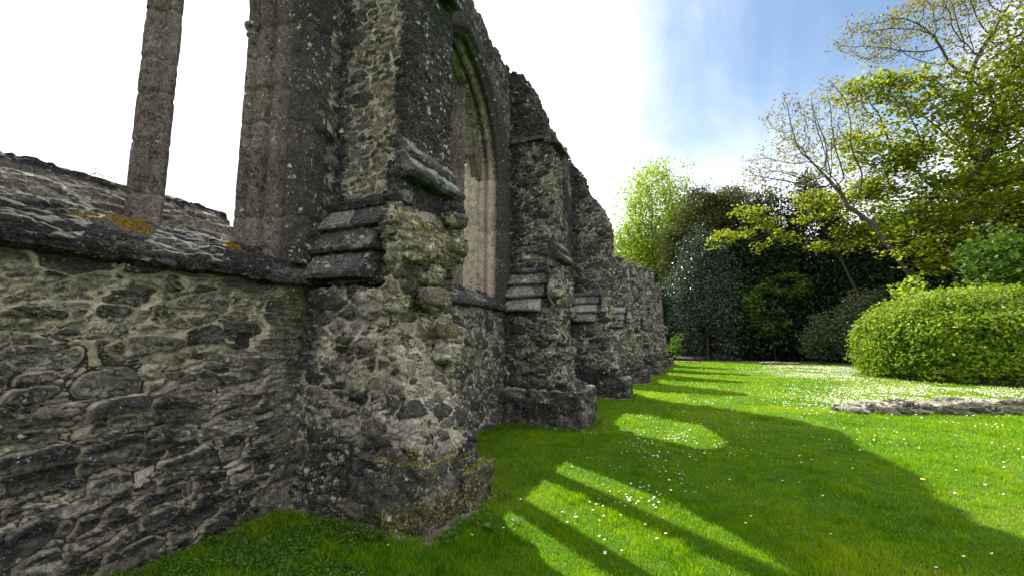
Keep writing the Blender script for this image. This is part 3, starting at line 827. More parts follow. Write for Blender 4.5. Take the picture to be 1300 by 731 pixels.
# ------------------------------------------------------------------ daisies
m_pet, N, P = new_mat('daisy_petal'); P.inputs['Base Color'].default_value = (.78, .78, .75, 1); P.inputs['Roughness'].default_value = .7
m_eye, N, P = new_mat('daisy_eye'); P.inputs['Base Color'].default_value = (.6, .36, .03, 1); P.inputs['Roughness'].default_value = .8
def daisies():
    pts = []
    def patch(cx, cy, rx, ry, n, rot=0, cut=.5, fr=1.5):
        u = rng.normal(0, .5, (n, 2)); c, s = math.cos(rot), math.sin(rot)
        x = cx + rx * u[:, 0] * c - ry * u[:, 1] * s; y = cy + rx * u[:, 0] * s + ry * u[:, 1] * c
        k = fbm(np.stack([x, y, x * 0], 1), fr, 3, 91) > cut
        pts.append(np.stack([x[k], y[k]], 1))
    patch(-1.3, 4.0, .7, .6, 60, cut=.45, fr=3); patch(-1.0, 5.4, .9, 1.6, 330, cut=.52, fr=2.2); patch(-.6, 7.6, 1.6, 1.6, 520, cut=.52, fr=2)
    patch(-1.7, 3.3, .8, .5, 30, cut=.4); patch(-.5, 10, 2, 3, 420, cut=.54); patch(1, 5, 3, 3, 150, cut=.56)
    patch(0, 16, 3, 6, 700, cut=.54); patch(3.5, 9, 3, 3, 330, cut=.56, fr=1.1)
    patch(3.9, 14.6, 2.2, 1.4, 2500, .4, .47, .9); patch(5.5, 17.5, 3.6, 2.6, 3000, .4, .46, .7); patch(7.5, 20.5, 4.5, 1.8, 3000, .3, .44, .6)
    patch(5.5, 27, 3.4, 5, 9000, .2, .46, .45); patch(6.5, 34, 3.2, 4.0, 9000, 0, .44, .4); patch(11, 15.5, 4, 2, 1300, .3, .5, .8)
    patch(9, 18, 5, 2.2, 2800, .2, .48, .7); patch(6.3, 12.3, 2.4, 1.0, 420, .3, .52, 1.2)
    q = np.concatenate(pts); x, y = q[:, 0], q[:, 1]
    k = clear(x, y) & in_view(x, y) & (y < 41)
    k &= ~((x - 11.3) ** 2 / 23 + (y - 26.5) ** 2 / 15 < 1)
    x, y = x[k], y[k]; n = len(x)
    d = np.hypot(x, y); r = .0125 * (.75 + .5 * rng.random(n)) * np.where(d > 12, 1.25, 1)
    z = ground_z(x, y) + .022 + .02 * rng.random(n)
    nx = rng.normal(-.25, .25, n); ny = rng.normal(.1, .25, n)
    nn = np.stack([nx, ny, np.ones(n)], 1); nn /= np.linalg.norm(nn, axis=1)[:, None]
    t = np.cross(nn, np.array([0, 1., 0])); t /= np.linalg.norm(t, axis=1)[:, None]; b = np.cross(nn, t)
    c0 = np.stack([x, y, z], 1); V = []
    K = 8
    for k_ in range(K):
        a = 2 * math.pi * k_ / K; rr_ = r * (1.0 if k_ % 2 else .82)
        V.append(c0 + t * (rr_ * math.cos(a))[:, None] + b * (rr_ * math.sin(a))[:, None])
    for k_ in range(K):
        a = 2 * math.pi * k_ / K
        V.append(c0 + nn * .0025 + t * (.32 * r * math.cos(a))[:, None] + b * (.32 * r * math.sin(a))[:, None])
    V = np.stack(V, 1).reshape(-1, 3)
    i = np.arange(n)[:, None] * (2 * K)
    F = np.concatenate([i + np.arange(K)[None], i + K + np.arange(K)[None]])
    me = make_mesh('daisies', V, F, False)
    me.materials.append(m_pet); me.materials.append(m_eye)
    me.polygons.foreach_set('material_index', np.concatenate([np.zeros(n), np.ones(n)]).astype(np.int32))
    o = link('daisies', me); o['kind'] = 'stuff'; tag(o, 'small white daisies scattered and massed in the grass', 'flowers')
daisies()

# ------------------------------------------------------------------ leaves, branches, trees
def leaf_mesh(name, cen, per, spread, size, upb=.5, tone=.5, tvar=.5, asp=.6, droop=0., seed=0, clump_t=None, rad=None, centre=None):
    """many small folded leaves round the given centres"""
    r = np.random.default_rng(seed)
    cen = np.repeat(np.asarray(cen, float), per, 0)
    n = len(cen)
    sp = np.array(spread if np.ndim(spread) else (spread,) * 3)
    p = cen + r.normal(0, 1, (n, 3)) * sp
    p[:, 2] -= droop * r.random(n)
    nn = r.normal(0, 1, (n, 3)); nn /= np.linalg.norm(nn, axis=1)[:, None]; nn[:, 2] += upb
    if centre is not None:
        o = p - np.asarray(centre); o /= np.linalg.norm(o, axis=1)[:, None] + 1e-6; nn += .8 * o
    nn /= np.linalg.norm(nn, axis=1)[:, None] + 1e-6
    t = np.cross(nn, r.normal(0, 1, (n, 3))); t /= np.linalg.norm(t, axis=1)[:, None] + 1e-6
    b = np.cross(nn, t)
    L = size * (.6 + .8 * r.random(n))[:, None]; W = L * asp
    fold = nn * L * .14
    V = np.stack([p - t * L * .5, p + b * W * .5 + fold, p + t * L * .5, p - b * W * .5 + fold], 1).reshape(-1, 3)
    F = np.arange(n * 4).reshape(n, 4)
    me = make_mesh(name, V, F, False)
    ct = np.repeat(r.random(len(cen) // per), per) if clump_t is None else np.repeat(clump_t, per)
    T = np.clip(tone + tvar * (.55 * (ct - .5) + .6 * (r.random(n) - .5)), 0, 1)
    T = np.repeat(T, 4)
    colattr(me, 'tone', np.stack([T, T, T, T * 0 + 1], 1))
    return me

def ell_pts(ells, n, shell=0.0, seed=0):
    """points in ellipsoids (cx,cy,cz,rx,ry,rz[,weight])"""
    r = np.random.default_rng(seed)
    w = np.array([e[3] * e[4] * e[5] * (e[6] if len(e) > 6 else 1) for e in ells]) ** .8; w /= w.sum()
    out = []
    for e, k in zip(ells, (w * n).astype(int) + 1):
        u = r.normal(0, 1, (k, 3)); u /= np.linalg.norm(u, axis=1)[:, None]
        rad = r.random(k) ** (1 / 3) * (1 - shell) + shell * (.82 + .2 * r.random(k))
        u *= rad[:, None]
        q = u * np.array(e[3:6])
        q *= (1 + .55 * (fbm(q + np.array(e[:3]), .4, 3, seed) - .5) * 2)[:, None]
        out.append(q + np.array(e[:3]))
    return np.concatenate(out)

def colonize(att, start, step, infl, kill, iters=140, seed=0):
    att = np.asarray(att, float); nodes = [np.array(p, float) for p in start]; par = [-1] + list(range(len(start) - 1))
    best = np.full(len(att), 1e9); bi = np.zeros(len(att), int); alive = np.ones(len(att), bool)
    done = 0
    r = np.random.default_rng(seed)
    for it in range(iters):
        new = np.array(nodes[done:])
        if len(new):
            dd = np.linalg.norm(att[:, None, :] - new[None], axis=2)
            m = dd.argmin(1); v = dd[np.arange(len(att)), m]
            c = v < best; best[c] = v[c]; bi[c] = m[c] + done
        done = len(nodes)
        alive &= best > kill
        act = alive & (best < infl)
        if not act.any():
            if not alive.any(): break
            act = alive & (best <= best[alive].min() + step)
        dirs = {}
        for k in np.where(act)[0]:
            dv = att[k] - nodes[bi[k]]; dv = dv / (np.linalg.norm(dv) + 1e-9)
            dirs[bi[k]] = dirs.get(bi[k], 0) + dv
        for ni, dv in dirs.items():
            dv = dv + r.normal(0, .18, 3)
            dv = dv / (np.linalg.norm(dv) + 1e-9)
            nodes.append(nodes[ni] + dv * step); par.append(ni)
        if len(nodes) > 5200: break
    return np.array(nodes), np.array(par)

def branch_mesh(name, nodes, par, r0, rmax, expo=2.3, sides=6, rmin_draw=0):
    n = len(nodes); cnt = np.zeros(n)
    child = np.zeros(n, int)
    for i in range(n):
        if par[i] >= 0: child[par[i]] += 1
    rad = np.where(child == 0, r0 ** expo, 0.0)
    for i in range(n - 1, 0, -1):
        if par[i] >= 0: rad[par[i]] += rad[i]
    rad = rad ** (1 / expo)
    rad = np.minimum(rad * 1.0, rmax * 1.0) if rad[0] < rmax else rad * 1.0 * np.where(rad > r0 * 2, 1, 1)
    if rad[0] > rmax: rad = r0 + (rad - r0) * (rmax - r0) / (rad[0] - r0)
    e = np.array([(par[i], i) for i in range(n) if par[i] >= 0])
    A, B = nodes[e[:, 0]], nodes[e[:, 1]]
    d = B - A; L = np.linalg.norm(d, axis=1)[:, None]; d = d / (L + 1e-9)
    ref = np.where(np.abs(d[:, 2:3]) > .9, np.array([[1., 0, 0]]), np.array([[0, 0, 1.]]))
    u = np.cross(d, ref); u /= np.linalg.norm(u, axis=1)[:, None] + 1e-9; w = np.cross(d, u)
    rA = np.minimum(rad[e[:, 0]], rad[e[:, 1]] * 1.25 + .004); rB = rad[e[:, 1]]
    B2 = B + d * rB[:, None] * .3
    V = []
    for ctr, rr_ in ((A, rA), (B2, rB)):
        for k in range(sides):
            a = 2 * math.pi * k / sides
            V.append(ctr + u * (rr_ * math.cos(a))[:, None] + w * (rr_ * math.sin(a))[:, None])
    V = np.stack(V, 1).reshape(-1, 3)
    m = len(e); i = np.arange(m)[:, None] * 2 * sides
    F = np.concatenate([np.concatenate([i + k, i + (k + 1) % sides, i + sides + (k + 1) % sides, i + sides + k], 1) for k in range(sides)])
    return make_mesh(name, V, F), rad, child

def bark_mat(name, lo, hi, moss=.0):
    m, N, P = new_mat(name)
    tc = N.new('ShaderNodeTexCoord').outputs['Object']
    n = N.noise(6, 6, .75, tc); c = N.ramp(n, [(.3, lo), (.7, hi)])
    if moss: c = N.mix(N.mr(N.noise(2, 4, .6, tc), .5, .65, 0, moss), c, (.09, .10, .015))
    N.lk(c, P.inputs['Base Color']); P.inputs['Roughness'].default_value = .9
    b = N.new('ShaderNodeBump', i_Strength=.6, i_Distance=.04); N.lk(n, b.inputs['Height']); N.lk(b.outputs[0], P.inputs['Normal'])
    return m
M_bark = bark_mat('dark_bark', (.018, .015, .012), (.075, .062, .05))
M_barkp = bark_mat('grey_bark', (.05, .043, .036), (.17, .15, .125), .5)

M_spring = leafy_mat('fresh_spring_leaf', (.07, .13, .012), (.17, .26, .022), (.30, .36, .05), .5, tcol=1.45)
M_yellow = leafy_mat('yellow_green_leaf', (.045, .07, .006), (.14, .185, .012), (.33, .33, .03), .52, tcol=1.4)
M_olive = leafy_mat('tan_olive_leaf', (.06, .055, .018), (.16, .14, .035), (.32, .29, .08), .5)
M_yew = leafy_mat('yew_needle', (.014, .020, .005), (.045, .055, .012), (.11, .115, .022), .3, rough=.6)
M_holly = leafy_mat('holly_leaf', (.010, .022, .014), (.032, .055, .038), (.10, .135, .10), .08, rough=.3, spec=.6)
M_laurel = leafy_mat('laurel_leaf', (.006, .012, .005), (.015, .030, .010), (.04, .07, .018), .15, rough=.4, spec=.4)
M_mid = leafy_mat('sycamore_leaf', (.03, .07, .012), (.07, .14, .02), (.15, .24, .035), .4)
M_hedge = leafy_mat('shrub_leaf', (.04, .085, .006), (.125, .21, .010), (.27, .35, .025), .4, rough=.5, spec=.22)
M_vib = leafy_mat('grey_green_leaf', (.04, .055, .03), (.09, .11, .055), (.20, .22, .12), .2)

def tree(name, label, cat, base, trunk, ells, natt, step, infl, kill, r0, rmax, leaf_mat, per, spread, size, bark=M_bark, seed=0,
         leaf_frac=1.0, tone=.5, tvar=.6, upb=.4, droop=0., shell=.25, group=None, asp=.6, tips=True, extra=None, sides=6, fill=0, fshell=.3, gap=0):
    root = empty(name, base, label, cat, group)
    att = ell_pts(ells, natt, shell, seed)
    start = [np.array(base, float)]
    for p in trunk:
        a = start[-1]; q = np.array(p, float); k = max(1, int(np.linalg.norm(q - a) / step))
        for t in range(1, k + 1): start.append(a + (q - a) * t / k + np.random.default_rng(seed + t).normal(0, .05 * step, 3))
    nodes, par = colonize(att, start, step, infl, kill, seed=seed)
    me, rad, child = branch_mesh('trunk', nodes, par, r0, rmax, sides=sides)
    part('trunk', me, bark, root)
    th = np.where((child == 0) | (rad < r0 * 1.9))[0] if tips else np.arange(len(nodes))
    r = np.random.default_rng(seed + 1)
    th = th[th >= len(start)]
    if leaf_frac < 1: th = r.choice(th, int(len(th) * leaf_frac), replace=False)
    cen = nodes[th]
    if fill:
        q = ell_pts(ells, fill, fshell, seed + 9)
        if gap: q = q[fbm(q * np.array([1, 1, 2.6]), .42, 3, seed + 4) > gap]
        cen = np.concatenate([cen, q])
    me = leaf_mesh('crown', cen, per, spread, size, upb, tone, tvar, asp, droop, seed + 2)
    part('crown', me, leaf_mat, root)
    return root

# bright spring tree far behind the end of the wall
tree('spring_tree', 'bright light green tree rising behind the far end of the ruin', 'tree', (-5.2, 60, 0), [(-5.1, 60, 7)],
     [(-5.0, 60, 18.5, 5.0, 5, 6.3), (-7.8, 59, 13, 3.6, 4, 4), (-2.6, 60, 15, 3.2, 4, 5)], 900, .8, 4, 1.1, .03, .5, M_spring, 16, .55, .34, seed=1, leaf_frac=.8, tone=.55, extra=None, fill=900)
# yew
tree('yew_tree', 'dark olive yew with feathery outline behind the grey holly', 'tree', (.6, 50, 0), [(.6, 50, 5)],
     [(.4, 50, 12.5, 3.2, 3, 5.6), (2.8, 50.5, 14.2, 2.8, 2.6, 3.6), (-1.8, 50, 10, 2.2, 2.6, 4.5), (1, 50, 6, 4, 3, 5)], 1300, .6, 3.2, .75, .025, .55, M_yew, 26, (.5, .5, .22), .30, seed=2, tone=.5, tvar=.9, asp=.36, droop=.3, fill=2600)
# holly
tree('holly_tree', 'grey green glossy holly at the lawn end beside the ruin', 'tree', (.2, 46, 0), [(.2, 46, 2)],
     [(.1, 46, 8.2, 2.3, 2.2, 4.4), (-1.3, 45.6, 5, 1.9, 2, 4.6), (1.6, 46, 5, 2.0, 2, 5)], 900, .5, 3, .7, .02, .3, M_holly, 26, .34, .19, seed=3, tone=.55, tvar=.9, upb=.6, fill=1500)
# dark evergreens closing the lawn
for k, (x, y, z, rx, rz, lab) in enumerate([
    (5.2, 47.5, 7.0, 3.2, 8.2, 'dark evergreen with dense foliage right of the grey holly'),
    (9.6, 48.5, 7.5, 3.6, 8.6, 'black green evergreen standing behind the overhanging bare limb'),
    (14.0, 46.0, 5.2, 3.6, 6.0, 'dark evergreen mass left of the tree trunk behind the pale shrub'),
    (19.5, 45.0, 5.5, 4.0, 6.2, 'dark evergreen filling the gap above the rounded shrub'),
    (-4.6, 47.0, 3.2, 2.0, 4.0, 'low dark evergreen just beyond the end of the ruin')]):
    tree('evergreen_tree', lab, 'tree', (x, y, 0), [(x, y, 1.5)], [(x, y, z, rx, 2.6, rz), (x - .8, y - .8, z * .45, rx * .95, 2.4, z * .5)], 800, .65, 3.4, .85, .025, .35, M_laurel, 22, .45, .30, seed=10 + k, tone=.45, tvar=.9, upb=.5, group='dark evergreens along the lawn end', fill=1500, fshell=.5)
# understorey sycamore with fresh leaves
tree('sycamore_sapling', 'small green sycamore with leafy sprays in front of dark evergreens', 'tree', (5.6, 45, 0), [(5.5, 44.8, 2.5)],
     [(4.6, 44.4, 5.2, 1.6, 1.2, 2.0), (6.9, 44.5, 6.4, 1.4, 1.1, 1.3), (5.4, 44.3, 3.0, 1.6, 1, 1.0), (3.9, 44.4, 3.4, .8, .8, .7)], 150, .4, 2, .6, .012, .12, M_mid, 14, (.3, .3, .16), .26, seed=20, upb=1.2, tone=.5, tvar=.9, asp=.85, fill=60)
tree('green_bush', 'small bright green bush against the foot of the far wall', 'bush', (-2.1, 39.6, 0), [(-2.1, 39.6, .5)],
     [(-2.3, 39.6, 1.2, .55, .5, 1.0), (-2.0, 39.6, 2.0, .3, .3, .5)], 40, .25, 1.2, .3, .01, .06, M_mid, 10, .2, .2, seed=21, upb=.8, tone=.5, fill=14)
# pale shrub
tree('grey_green_shrub', 'pale grey green shrub at the wood edge left of the rounded shrub', 'bush', (9.6, 41.5, 0), [(9.6, 41.5, .8)],
     [(9.2, 41.3, 2.7, 1.9, 1.2, 1.5), (11.2, 41.3, 4.3, 1.5, 1.2, 1.2), (7.8, 41.6, 1.7, 1.1, 1.0, 1.2), (10.6, 41.5, 1.6, 2.1, 1, 1.4)], 260, .35, 2, .5, .012, .1, M_vib, 20, .25, .17, seed=22, upb=1.0, tone=.5, fill=350)
# leaning limb tree, half bare
tree('half_bare_tree', 'leaning tree with sparse young leaves and long bare limbs reaching left', 'tree', (15.4, 37.6, 0), [(14.6, 37.8, 3.0), (12.9, 38, 6.4), (11.3, 38, 9.9), (9.9, 38, 11.4)],
     [(7.2, 38, 15.6, 3.3, 2.6, 3.0), (4.6, 38, 14.9, 1.9, 1.7, 2.2), (9.4, 38, 18.0, 2.2, 2.4, 3.6), (6.7, 38.2, 19, 1.9, 1.9, 1.8), (9.6, 38, 13.5, 2.4, 2, 1.6)], 1300, .40, 3.0, .46, .013, .46, M_olive, 5, .24, .19, bark=M_bark, seed=30, leaf_frac=.85, tone=.6, tvar=.8, shell=.1)
tree('yellow_leaved_tree', 'low yellow green boughs hanging in front of the dark yew', 'tree', (12.0, 43.6, 0), [(11.6, 43.4, 5), (10.4, 43, 8.5), (8.6, 42.6, 10.2)],
     [(2.6, 42.3, 11.0, 1.6, 1.0, .7), (4.0, 42.2, 12.7, 1.3, 1.0, .7), (5.4, 42.3, 11.5, 1.2, 1.0, .8), (6.6, 42.3, 10.4, 1.5, 1.0, .7), (8.2, 42.4, 11.8, 1.6, 1.2, 1.0), (1.2, 42.4, 10.2, .7, .7, .4), (4.6, 42.4, 9.6, 1.0, .8, .4), (9.0, 42.0, 9.2, 1.4, 1, .6), (8.4, 42, 13.4, 1.5, 1, .9), (10.4, 41.6, 12.6, 1.6, 1, 1.2), (10.8, 41.4, 9.8, 1.5, 1, 1.0)], 560, .4, 2.6, .5, .012, .2, M_yellow, 15, (.32, .32, .12), .24, bark=M_bark, seed=31, upb=1.3, tone=.55, tvar=.8, asp=.8, shell=.1)
# big yellow-green tree on the right
tree('large_sycamore', 'large yellow green sycamore filling the upper right with spreading boughs', 'tree', (19.5, 41.5, 0), [(19.3, 41.5, 4), (18.4, 41.3, 9), (18.0, 41.2, 13)],
     [(13.2, 41, 17.0, 2.9, 3, 3.4), (13.0, 40.5, 11.6, 3.4, 3, 2.8), (17.5, 41, 16.5, 4.2, 4, 4.6), (22.5, 41, 15.5, 5, 4, 6), (18.5, 39.8, 10.2, 4.5, 3, 2.8), (24, 41, 22, 4, 4, 4), (11.0, 40.6, 13.2, 2.0, 1.6, 3.8), (13.0, 41, 20.6, 2.4, 2.4, 1.8), (16, 41, 20.5, 2.6, 3, 1.6), (25, 40, 9.5, 4, 3, 3), (12.6, 37.0, 8.2, 2.2, .8, 1.1), (14.6, 36.8, 6.6, 2.2, .8, 1.2)], 2300, .60, 3.4, .75, .02, .7, M_yellow, 9, (.5, .5, .14), .27, bark=M_bark, seed=32, upb=1.4, tone=.5, tvar=1.0, asp=.8, shell=.25, fill=7000, gap=.525)
tree('broad_green_tree', 'fresh green tree standing behind the large yellow green sycamore', 'tree', (18, 47.5, 0), [(18, 47.5, 6)],
     [(17, 47.5, 9.5, 4.5, 3, 4), (23.5, 47.5, 12, 5, 3, 6), (28, 47, 12, 5, 3, 8)], 700, .8, 4, 1.0, .03, .5, M_mid, 14, .6, .36, seed=37, tone=.6, tvar=.9, upb=.9, asp=.8, fill=2200, gap=.44)
tree('tall_sparse_tree', 'tall tree with bare twigs and tan buds at the top right', 'tree', (20, 44, 0), [(19.8, 44, 10), (19.6, 43.8, 20)],
     [(16.5, 43, 27.0, 4.2, 2.5, 2.4), (21.5, 43, 26.0, 4.4, 2.5, 3.4), (26, 43, 25, 3.5, 2.5, 4), (14.0, 42.8, 26.5, 2.2, 1.6, 1.6), (20, 43.5, 30, 4, 2.5, 2)], 1500, .48, 3.2, .5, .014, .4, M_olive, 11, .32, .21, bark=M_bark, seed=33, leaf_frac=.9, tone=.5, tvar=.8, shell=.1)
# shrubs at right behind the rounded one
for k, (x, y, z, rx, rz, lab) in enumerate([(15.6, 33, 5.4, 2.0, 2.2, 'fresh green shrub with upright sprays behind the rounded shrub at the right edge'), (20.5, 34, 5.2, 2.4, 2.6, 'green shrub beyond the right edge of the lawn'), (12.2, 36, 4.9, .8, .7, 'little yellow green sapling above the rounded shrub')]):
    tree('green_shrub', lab, 'bush', (x, y, 0), [(x, y, 1.5)], [(x, y, z, rx, 1.5, rz), (x, y, z * .5, rx * .9, 1.4, z * .5)][:2 if k < 2 else 1], 200, .4, 2.4, .6, .014, .1, M_mid if k < 2 else M_spring, 16, (.4, .4, .2), .26, seed=40 + k, upb=1.1, tone=.6, tvar=.95, asp=.8, fill=420 if k < 2 else 0, gap=.48)
# distant wood closing the gaps
wc = ell_pts([(x, 64 + 3 * math.sin(x), 6.5, 6, 3, 8.5 + 1.5 * math.sin(x * 1.7)) for x in np.arange(-16, 62, 5)], 5000, .3, 5)
me = leaf_mesh('wood', wc, 14, .9, .8, .5, .4, .8, .6, 0, 6)
o = link('distant_wood', me, M_laurel); o['kind'] = 'stuff'; tag(o, 'dark wood closing the view behind the trees', 'wood')
# faint tree seen through the near window
tree('distant_tree', 'faint thin tree top seen beyond the near window', 'tree', (-47, 18.5, 0), [(-47, 18.5, 10)],
     [(-47, 18.5, 14.0, 2.0, 2.6, 2.6)], 160, .6, 3, .7, .02, .25, M_olive, 4, .3, .2, seed=50, leaf_frac=.7, tone=.7)

# ------------------------------------------------------------------ rounded shrub
root = empty('rounded_shrub', (11.3, 26.5, 0), 'large clipped bright green rounded shrub on the lawn at right', 'bush')
r = np.random.default_rng(8)
n = 22000
u = r.normal(0, 1, (n, 3)); u /= np.linalg.norm(u, axis=1)[:, None]; u[:, 2] = np.abs(u[:, 2]) * np.where(r.random(n) < .25, -.35, 1)
su = np.sign(u) * np.abs(u) ** .9
su /= (np.abs(su) ** 2.25).sum(1)[:, None] ** (1 / 2.25)
ctr = np.array([11.9, 26.6, 1.35]); rad3 = np.array([4.95, 4.2, 2.5])
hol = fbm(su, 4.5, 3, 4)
lum = 1 + .09 * (fbm(su, 2.2, 2, 4) - .5) * 2 + .16 * (hol - .5) - .10 * r.random(n) ** 2 + .07 * (r.random(n) < .02)
p = ctr + su * rad3 * lum[:, None]
kp = (p[:, 2] > .05) & (r.random(n) < sst(.28, .5, hol) * .75 + .25); p = p[kp]; hol = hol[kp]
me = leaf_mesh('foliage', p, 5, .13, .15, .45, .5, .9, .62, 0, 9, centre=ctr, clump_t=np.clip(r.random(len(p)) * .6 + 1.6 * (hol - .35), 0, 1))  # leaf tone falls with hollow depth: shade painted into the hollows
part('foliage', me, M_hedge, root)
nodes, par = colonize(ell_pts([(11.6, 26.6, 1.7, 4.2, 3.4, 1.7)], 260, .5, 3), [(11.6, 26.6, 0), (11.6, 26.6, .4)], .4, 3, .7, seed=4)
me, _, _ = branch_mesh('stems', nodes, par, .012, .14)
part('stems', me, M_bark, root)
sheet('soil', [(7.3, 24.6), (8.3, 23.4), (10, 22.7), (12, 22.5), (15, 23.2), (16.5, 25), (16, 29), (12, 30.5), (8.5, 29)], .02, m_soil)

# ------------------------------------------------------------------ low stone footing on the lawn
pcs = []
rl = random.Random(9)
A = np.array([2.92, 12.50]); B = np.array([8.6, 14.95]); L = np.linalg.norm(B - A); dr = (B - A) / L; nr = np.array([-dr[1], dr[0]])
t = 0.
while t < L:
    w = rl.uniform(.35, .8); hgt = min(.28, .10 + .4 * t) * rl.uniform(.8, 1.1)
    for row in range(2):
        c = A + dr * (t + w / 2) + nr * (.14 + .26 * row)
        pcs.append(lump(c[0], c[1], hgt * .42, w * .62, .24, hgt * .62, rl.randrange(999)))
    t += w * .9
me = remesh(pcs, .022)
surface(me, cell=(.42, .42, .17), A=.06, nz=.02, seed=66, big=.03, bigfr=4, mixs=.25,
        wx=lambda P, Nn, r1, r2, rv, m: (.12 + .3 * (r2 > .7), .16 + .2 * (r1 > .6), .75, .15 + .3 * (r1 < .3)))
lw = empty('low_stone_footing', (2.72, 12.42, 0), 'low crumbling line of pale stones lying across the grass at right', 'stone wall')
part('rubble_course', me, M_rubble, lw)
me = remesh([lump(4.4, 37.6, .08, .9, .35, .16, 3), lump(5.6, 37.9, .07, .7, .3, .13, 4)], .04)
surface(me, cell=(.3, .3, .15), A=.04, nz=.02, seed=67, wx=lambda P, *a: (.45, .2, .3, .15))
tag(link('flat_stones', me, M_foot), 'flat dark stones lying in daisies at the far lawn end', 'stones')

# ------------------------------------------------------------------ small plants
def rosette(name, label, cat, loc, n, L, W, mat, up, seed, group=None, wall=None):
    r = np.random.default_rng(seed); V = []; F = []; T = []
    for k in range(n):
        a = r.uniform(0, 2 * math.pi); e = up * r.uniform(.5, 1.3); l = L * r.uniform(.6, 1.1)
        d = np.array([math.cos(a) * math.cos(e), math.sin(a) * math.cos(e), math.sin(e)])
        if wall is not None: d = d + np.array(wall) * .9; d /= np.linalg.norm(d)
        s = np.cross(d, [0, 0, 1]); s /= np.linalg.norm(s) + 1e-6
        o = len(V); m = 5; tt = r.random()
        for q in range(m + 1):
            x = q / m; w = W * math.sin(math.pi * min(.97, x * .85 + .12)) * .5
            c = d * l * x - np.array([0, 0, .35 * l * x * x])
            V += [tuple(c - s * w), tuple(c + s * w)]; T += [tt, tt]
        for q in range(m): F.append([o + 2 * q, o + 2 * q + 1, o + 2 * q + 3, o + 2 * q + 2])
    me = make_mesh(name, V, F); T = np.array(T); colattr(me, 'tone', np.stack([T, T, T, T * 0 + 1], 1))
    ob = link(name, me, mat); ob.location = loc; tag(ob, label, cat, group); return ob
rosette('wall_fern', 'small green fern rooted in the mossy rubble of the nearest buttress', 'fern', (-2.62, 3.24, 2.58), 22, .13, .03, M_mid, .5, 1, wall=(.2, -1, .1))
rosette('plantain_weed', 'broad leaved weed in the grass beside the nearest buttress corner', 'weed', (-1.80, 3.62, .02), 12, .09, .04, M_mid, .6, 2)
rosette('plantain_weed', 'broad leaved weed in the grass at the tip of the sunlit strip', 'weed', (-1.62, 3.82, .02), 10, .08, .035, M_mid, .6, 3)
# low mossy ground cover in the shaded corner and weeds along the wall foot
def cover():
    n = 5200
    x = -3.66 + np.abs(rng.normal(0, .75, n)); y = rng.uniform(1.2, 3.25, n)
    k = fbm(np.stack([x, y, x * 0], 1), 3.2, 2, 61) > .44
    pts = [np.stack([x[k], y[k], np.full(k.sum(), .022)], 1)]
    for (xa, ya, xb, yb_, m) in ((-3.64, .9, -3.64, 3.1, 130), (-3.6, 3.1, -2.2, 3.05, 90), (-2.0, 3.2, -1.98, 4.5, 70), (-3.62, 4.6, -3.62, 8.0, 160), (-3.5, 8.0, -2.1, 8.0, 70), (-2.02, 8.1, -2.0, 9.4, 50), (-3.6, 9.6, -3.6, 13.0, 120), (-2.0, 13.1, -2.0, 14.3, 40)):
        t = rng.random(m)
        q = np.stack([xa + (xb - xa) * t + rng.normal(0, .03, m), ya + (yb_ - ya) * t + rng.normal(0, .03, m), .03 + .035 * rng.random(m)], 1)
        pts.append(np.repeat(q[fbm(q, 2.2, 2, 62) > .45], 3, 0))
    q = np.concatenate(pts)
    q = q[q[:, 0] > -3.68]
    me = leaf_mesh('ground_cover', q, 9, (.022, .022, .010), .021, 1.0, .45, .9, .7, 0, 63)
    o = link('ground_cover', me, M_cover); o['kind'] = 'stuff'; tag(o, 'tiny leaved weeds and moss growing at the shaded wall foot', 'ground cover')
M_cover = leafy_mat('tiny_weed_leaf', (.02, .06, .006), (.06, .15, .010), (.13, .24, .025), .3)
cover()
# dandelion
df = empty('dandelion', (2.2, 6.68, 0), 'single yellow dandelion in the sunny grass at right', 'flower')
V, F = lathe([(.004, 0), (.003, .05), (.003, .055)], 2.2, 6.68, 6); part('stem', make_mesh('stem', V, F), M_mid, df)
colattr(df.children[0].data, 'tone', np.full((len(V), 4), .5))
V, F = lathe([(.006, .05), (.022, .058), (.024, .066), (.014, .072), (.002, .073)], 2.2, 6.68, 12)
m_dand, N, P = new_mat('dandelion_petal'); P.inputs['Base Color'].default_value = (.75, .5, .02, 1)
part('flower_head', make_mesh('flower_head', V, F), m_dand, df)

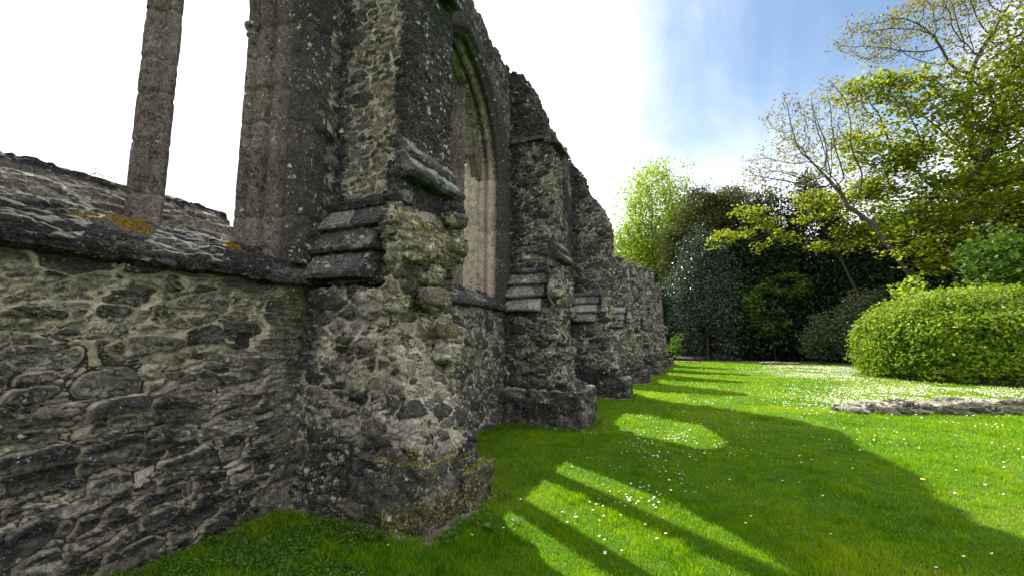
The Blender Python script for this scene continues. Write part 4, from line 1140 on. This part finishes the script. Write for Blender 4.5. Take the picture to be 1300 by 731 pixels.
# ------------------------------------------------------------------ sky, sun, camera
EL = math.radians(45.5); K = .74
sx, sy = -1 / math.hypot(1, K), K / math.hypot(1, K)
W = bpy.data.worlds.new('World'); S.world = W; W.use_nodes = True
N = NT(W); bg = W.node_tree.nodes['Background']
sky = N.new('ShaderNodeTexSky', sky_type='NISHITA'); sky.sun_disc = False
sky.sun_elevation = EL; sky.sun_rotation = math.atan2(sx, sy); sky.air_density = 1.0; sky.dust_density = .6; sky.ozone_density = 1.5
gc = N.new('ShaderNodeTexCoord').outputs['Generated']
dp = N.new('ShaderNodeVectorMath', operation='DOT_PRODUCT'); N.lk(gc, dp.inputs[0])
cd = Vector((0.200, 0.818, 0.538)).normalized(); dp.inputs[1].default_value = cd
nz = N.noise(2.0, 7, .6, gc, .6); nz2 = N.noise(6, 6, .65, gc, .8)
v = N.math('ADD', dp.outputs['Value'], N.math('MULTIPLY', N.math('SUBTRACT', nz, .5), .11))
v = N.math('ADD', v, N.math('MULTIPLY', N.math('SUBTRACT', nz2, .5), .022))
cf = N.mr(v, 1.01, .93, 0.08, 1)
ds = N.new('ShaderNodeVectorMath', operation='DOT_PRODUCT'); N.lk(gc, ds.inputs[0]); ds.inputs[1].default_value = (sx * math.cos(EL), sy * math.cos(EL), math.sin(EL))
cl = N.mix(N.mr(ds.outputs['Value'], -.5, .8), (7.8, 7.6, 7.2), (5.7, 5.8, 5.9))  # unseen cloud opposite the sun, made brighter as fill for the walls
cl = N.mix(N.mr(N.math('ADD', nz, N.math('MULTIPLY', nz2, .4)), .5, .9, 0, .35), cl, (4.6, 4.8, 5.2))
col = N.mix(cf, N.mix(1.0, sky.outputs[0], (.50, .63, .68), 'MULTIPLY'), cl)
N.lk(col, bg.inputs[0]); bg.inputs[1].default_value = .1

sun = bpy.data.lights.new('sun', 'SUN'); sun.energy = 5.0; sun.angle = math.radians(.53); sun.color = (1, .94, .83)
so = bpy.data.objects.new('sun', sun); C.objects.link(so); so.location = (-20, 20, 30)
dirv = Vector((sx * math.cos(EL), sy * math.cos(EL), math.sin(EL)))
so.rotation_euler = dirv.to_track_quat('Z', 'Y').to_euler()

cam = bpy.data.cameras.new('camera'); co = bpy.data.objects.new('camera', cam); C.objects.link(co)
co.location = (0, 0, 1.6); co.rotation_euler = (math.pi / 2 + PITCH, 0, YAW)
cam.sensor_width = 36; cam.lens = 36 * 560 / 1300; cam.clip_end = 3000; cam.clip_start = .05
S.camera = co
S.view_settings.view_transform = 'Standard'; S.view_settings.look = 'None'; S.view_settings.gamma = 1
S.view_settings.exposure = 1.5
S.render.engine = 'CYCLES'
S.cycles.use_denoising = True
S.cycles.max_bounces = 6; S.cycles.diffuse_bounces = 3; S.cycles.transmission_bounces = 3; S.cycles.glossy_bounces = 2; S.cycles.transparent_max_bounces = 4
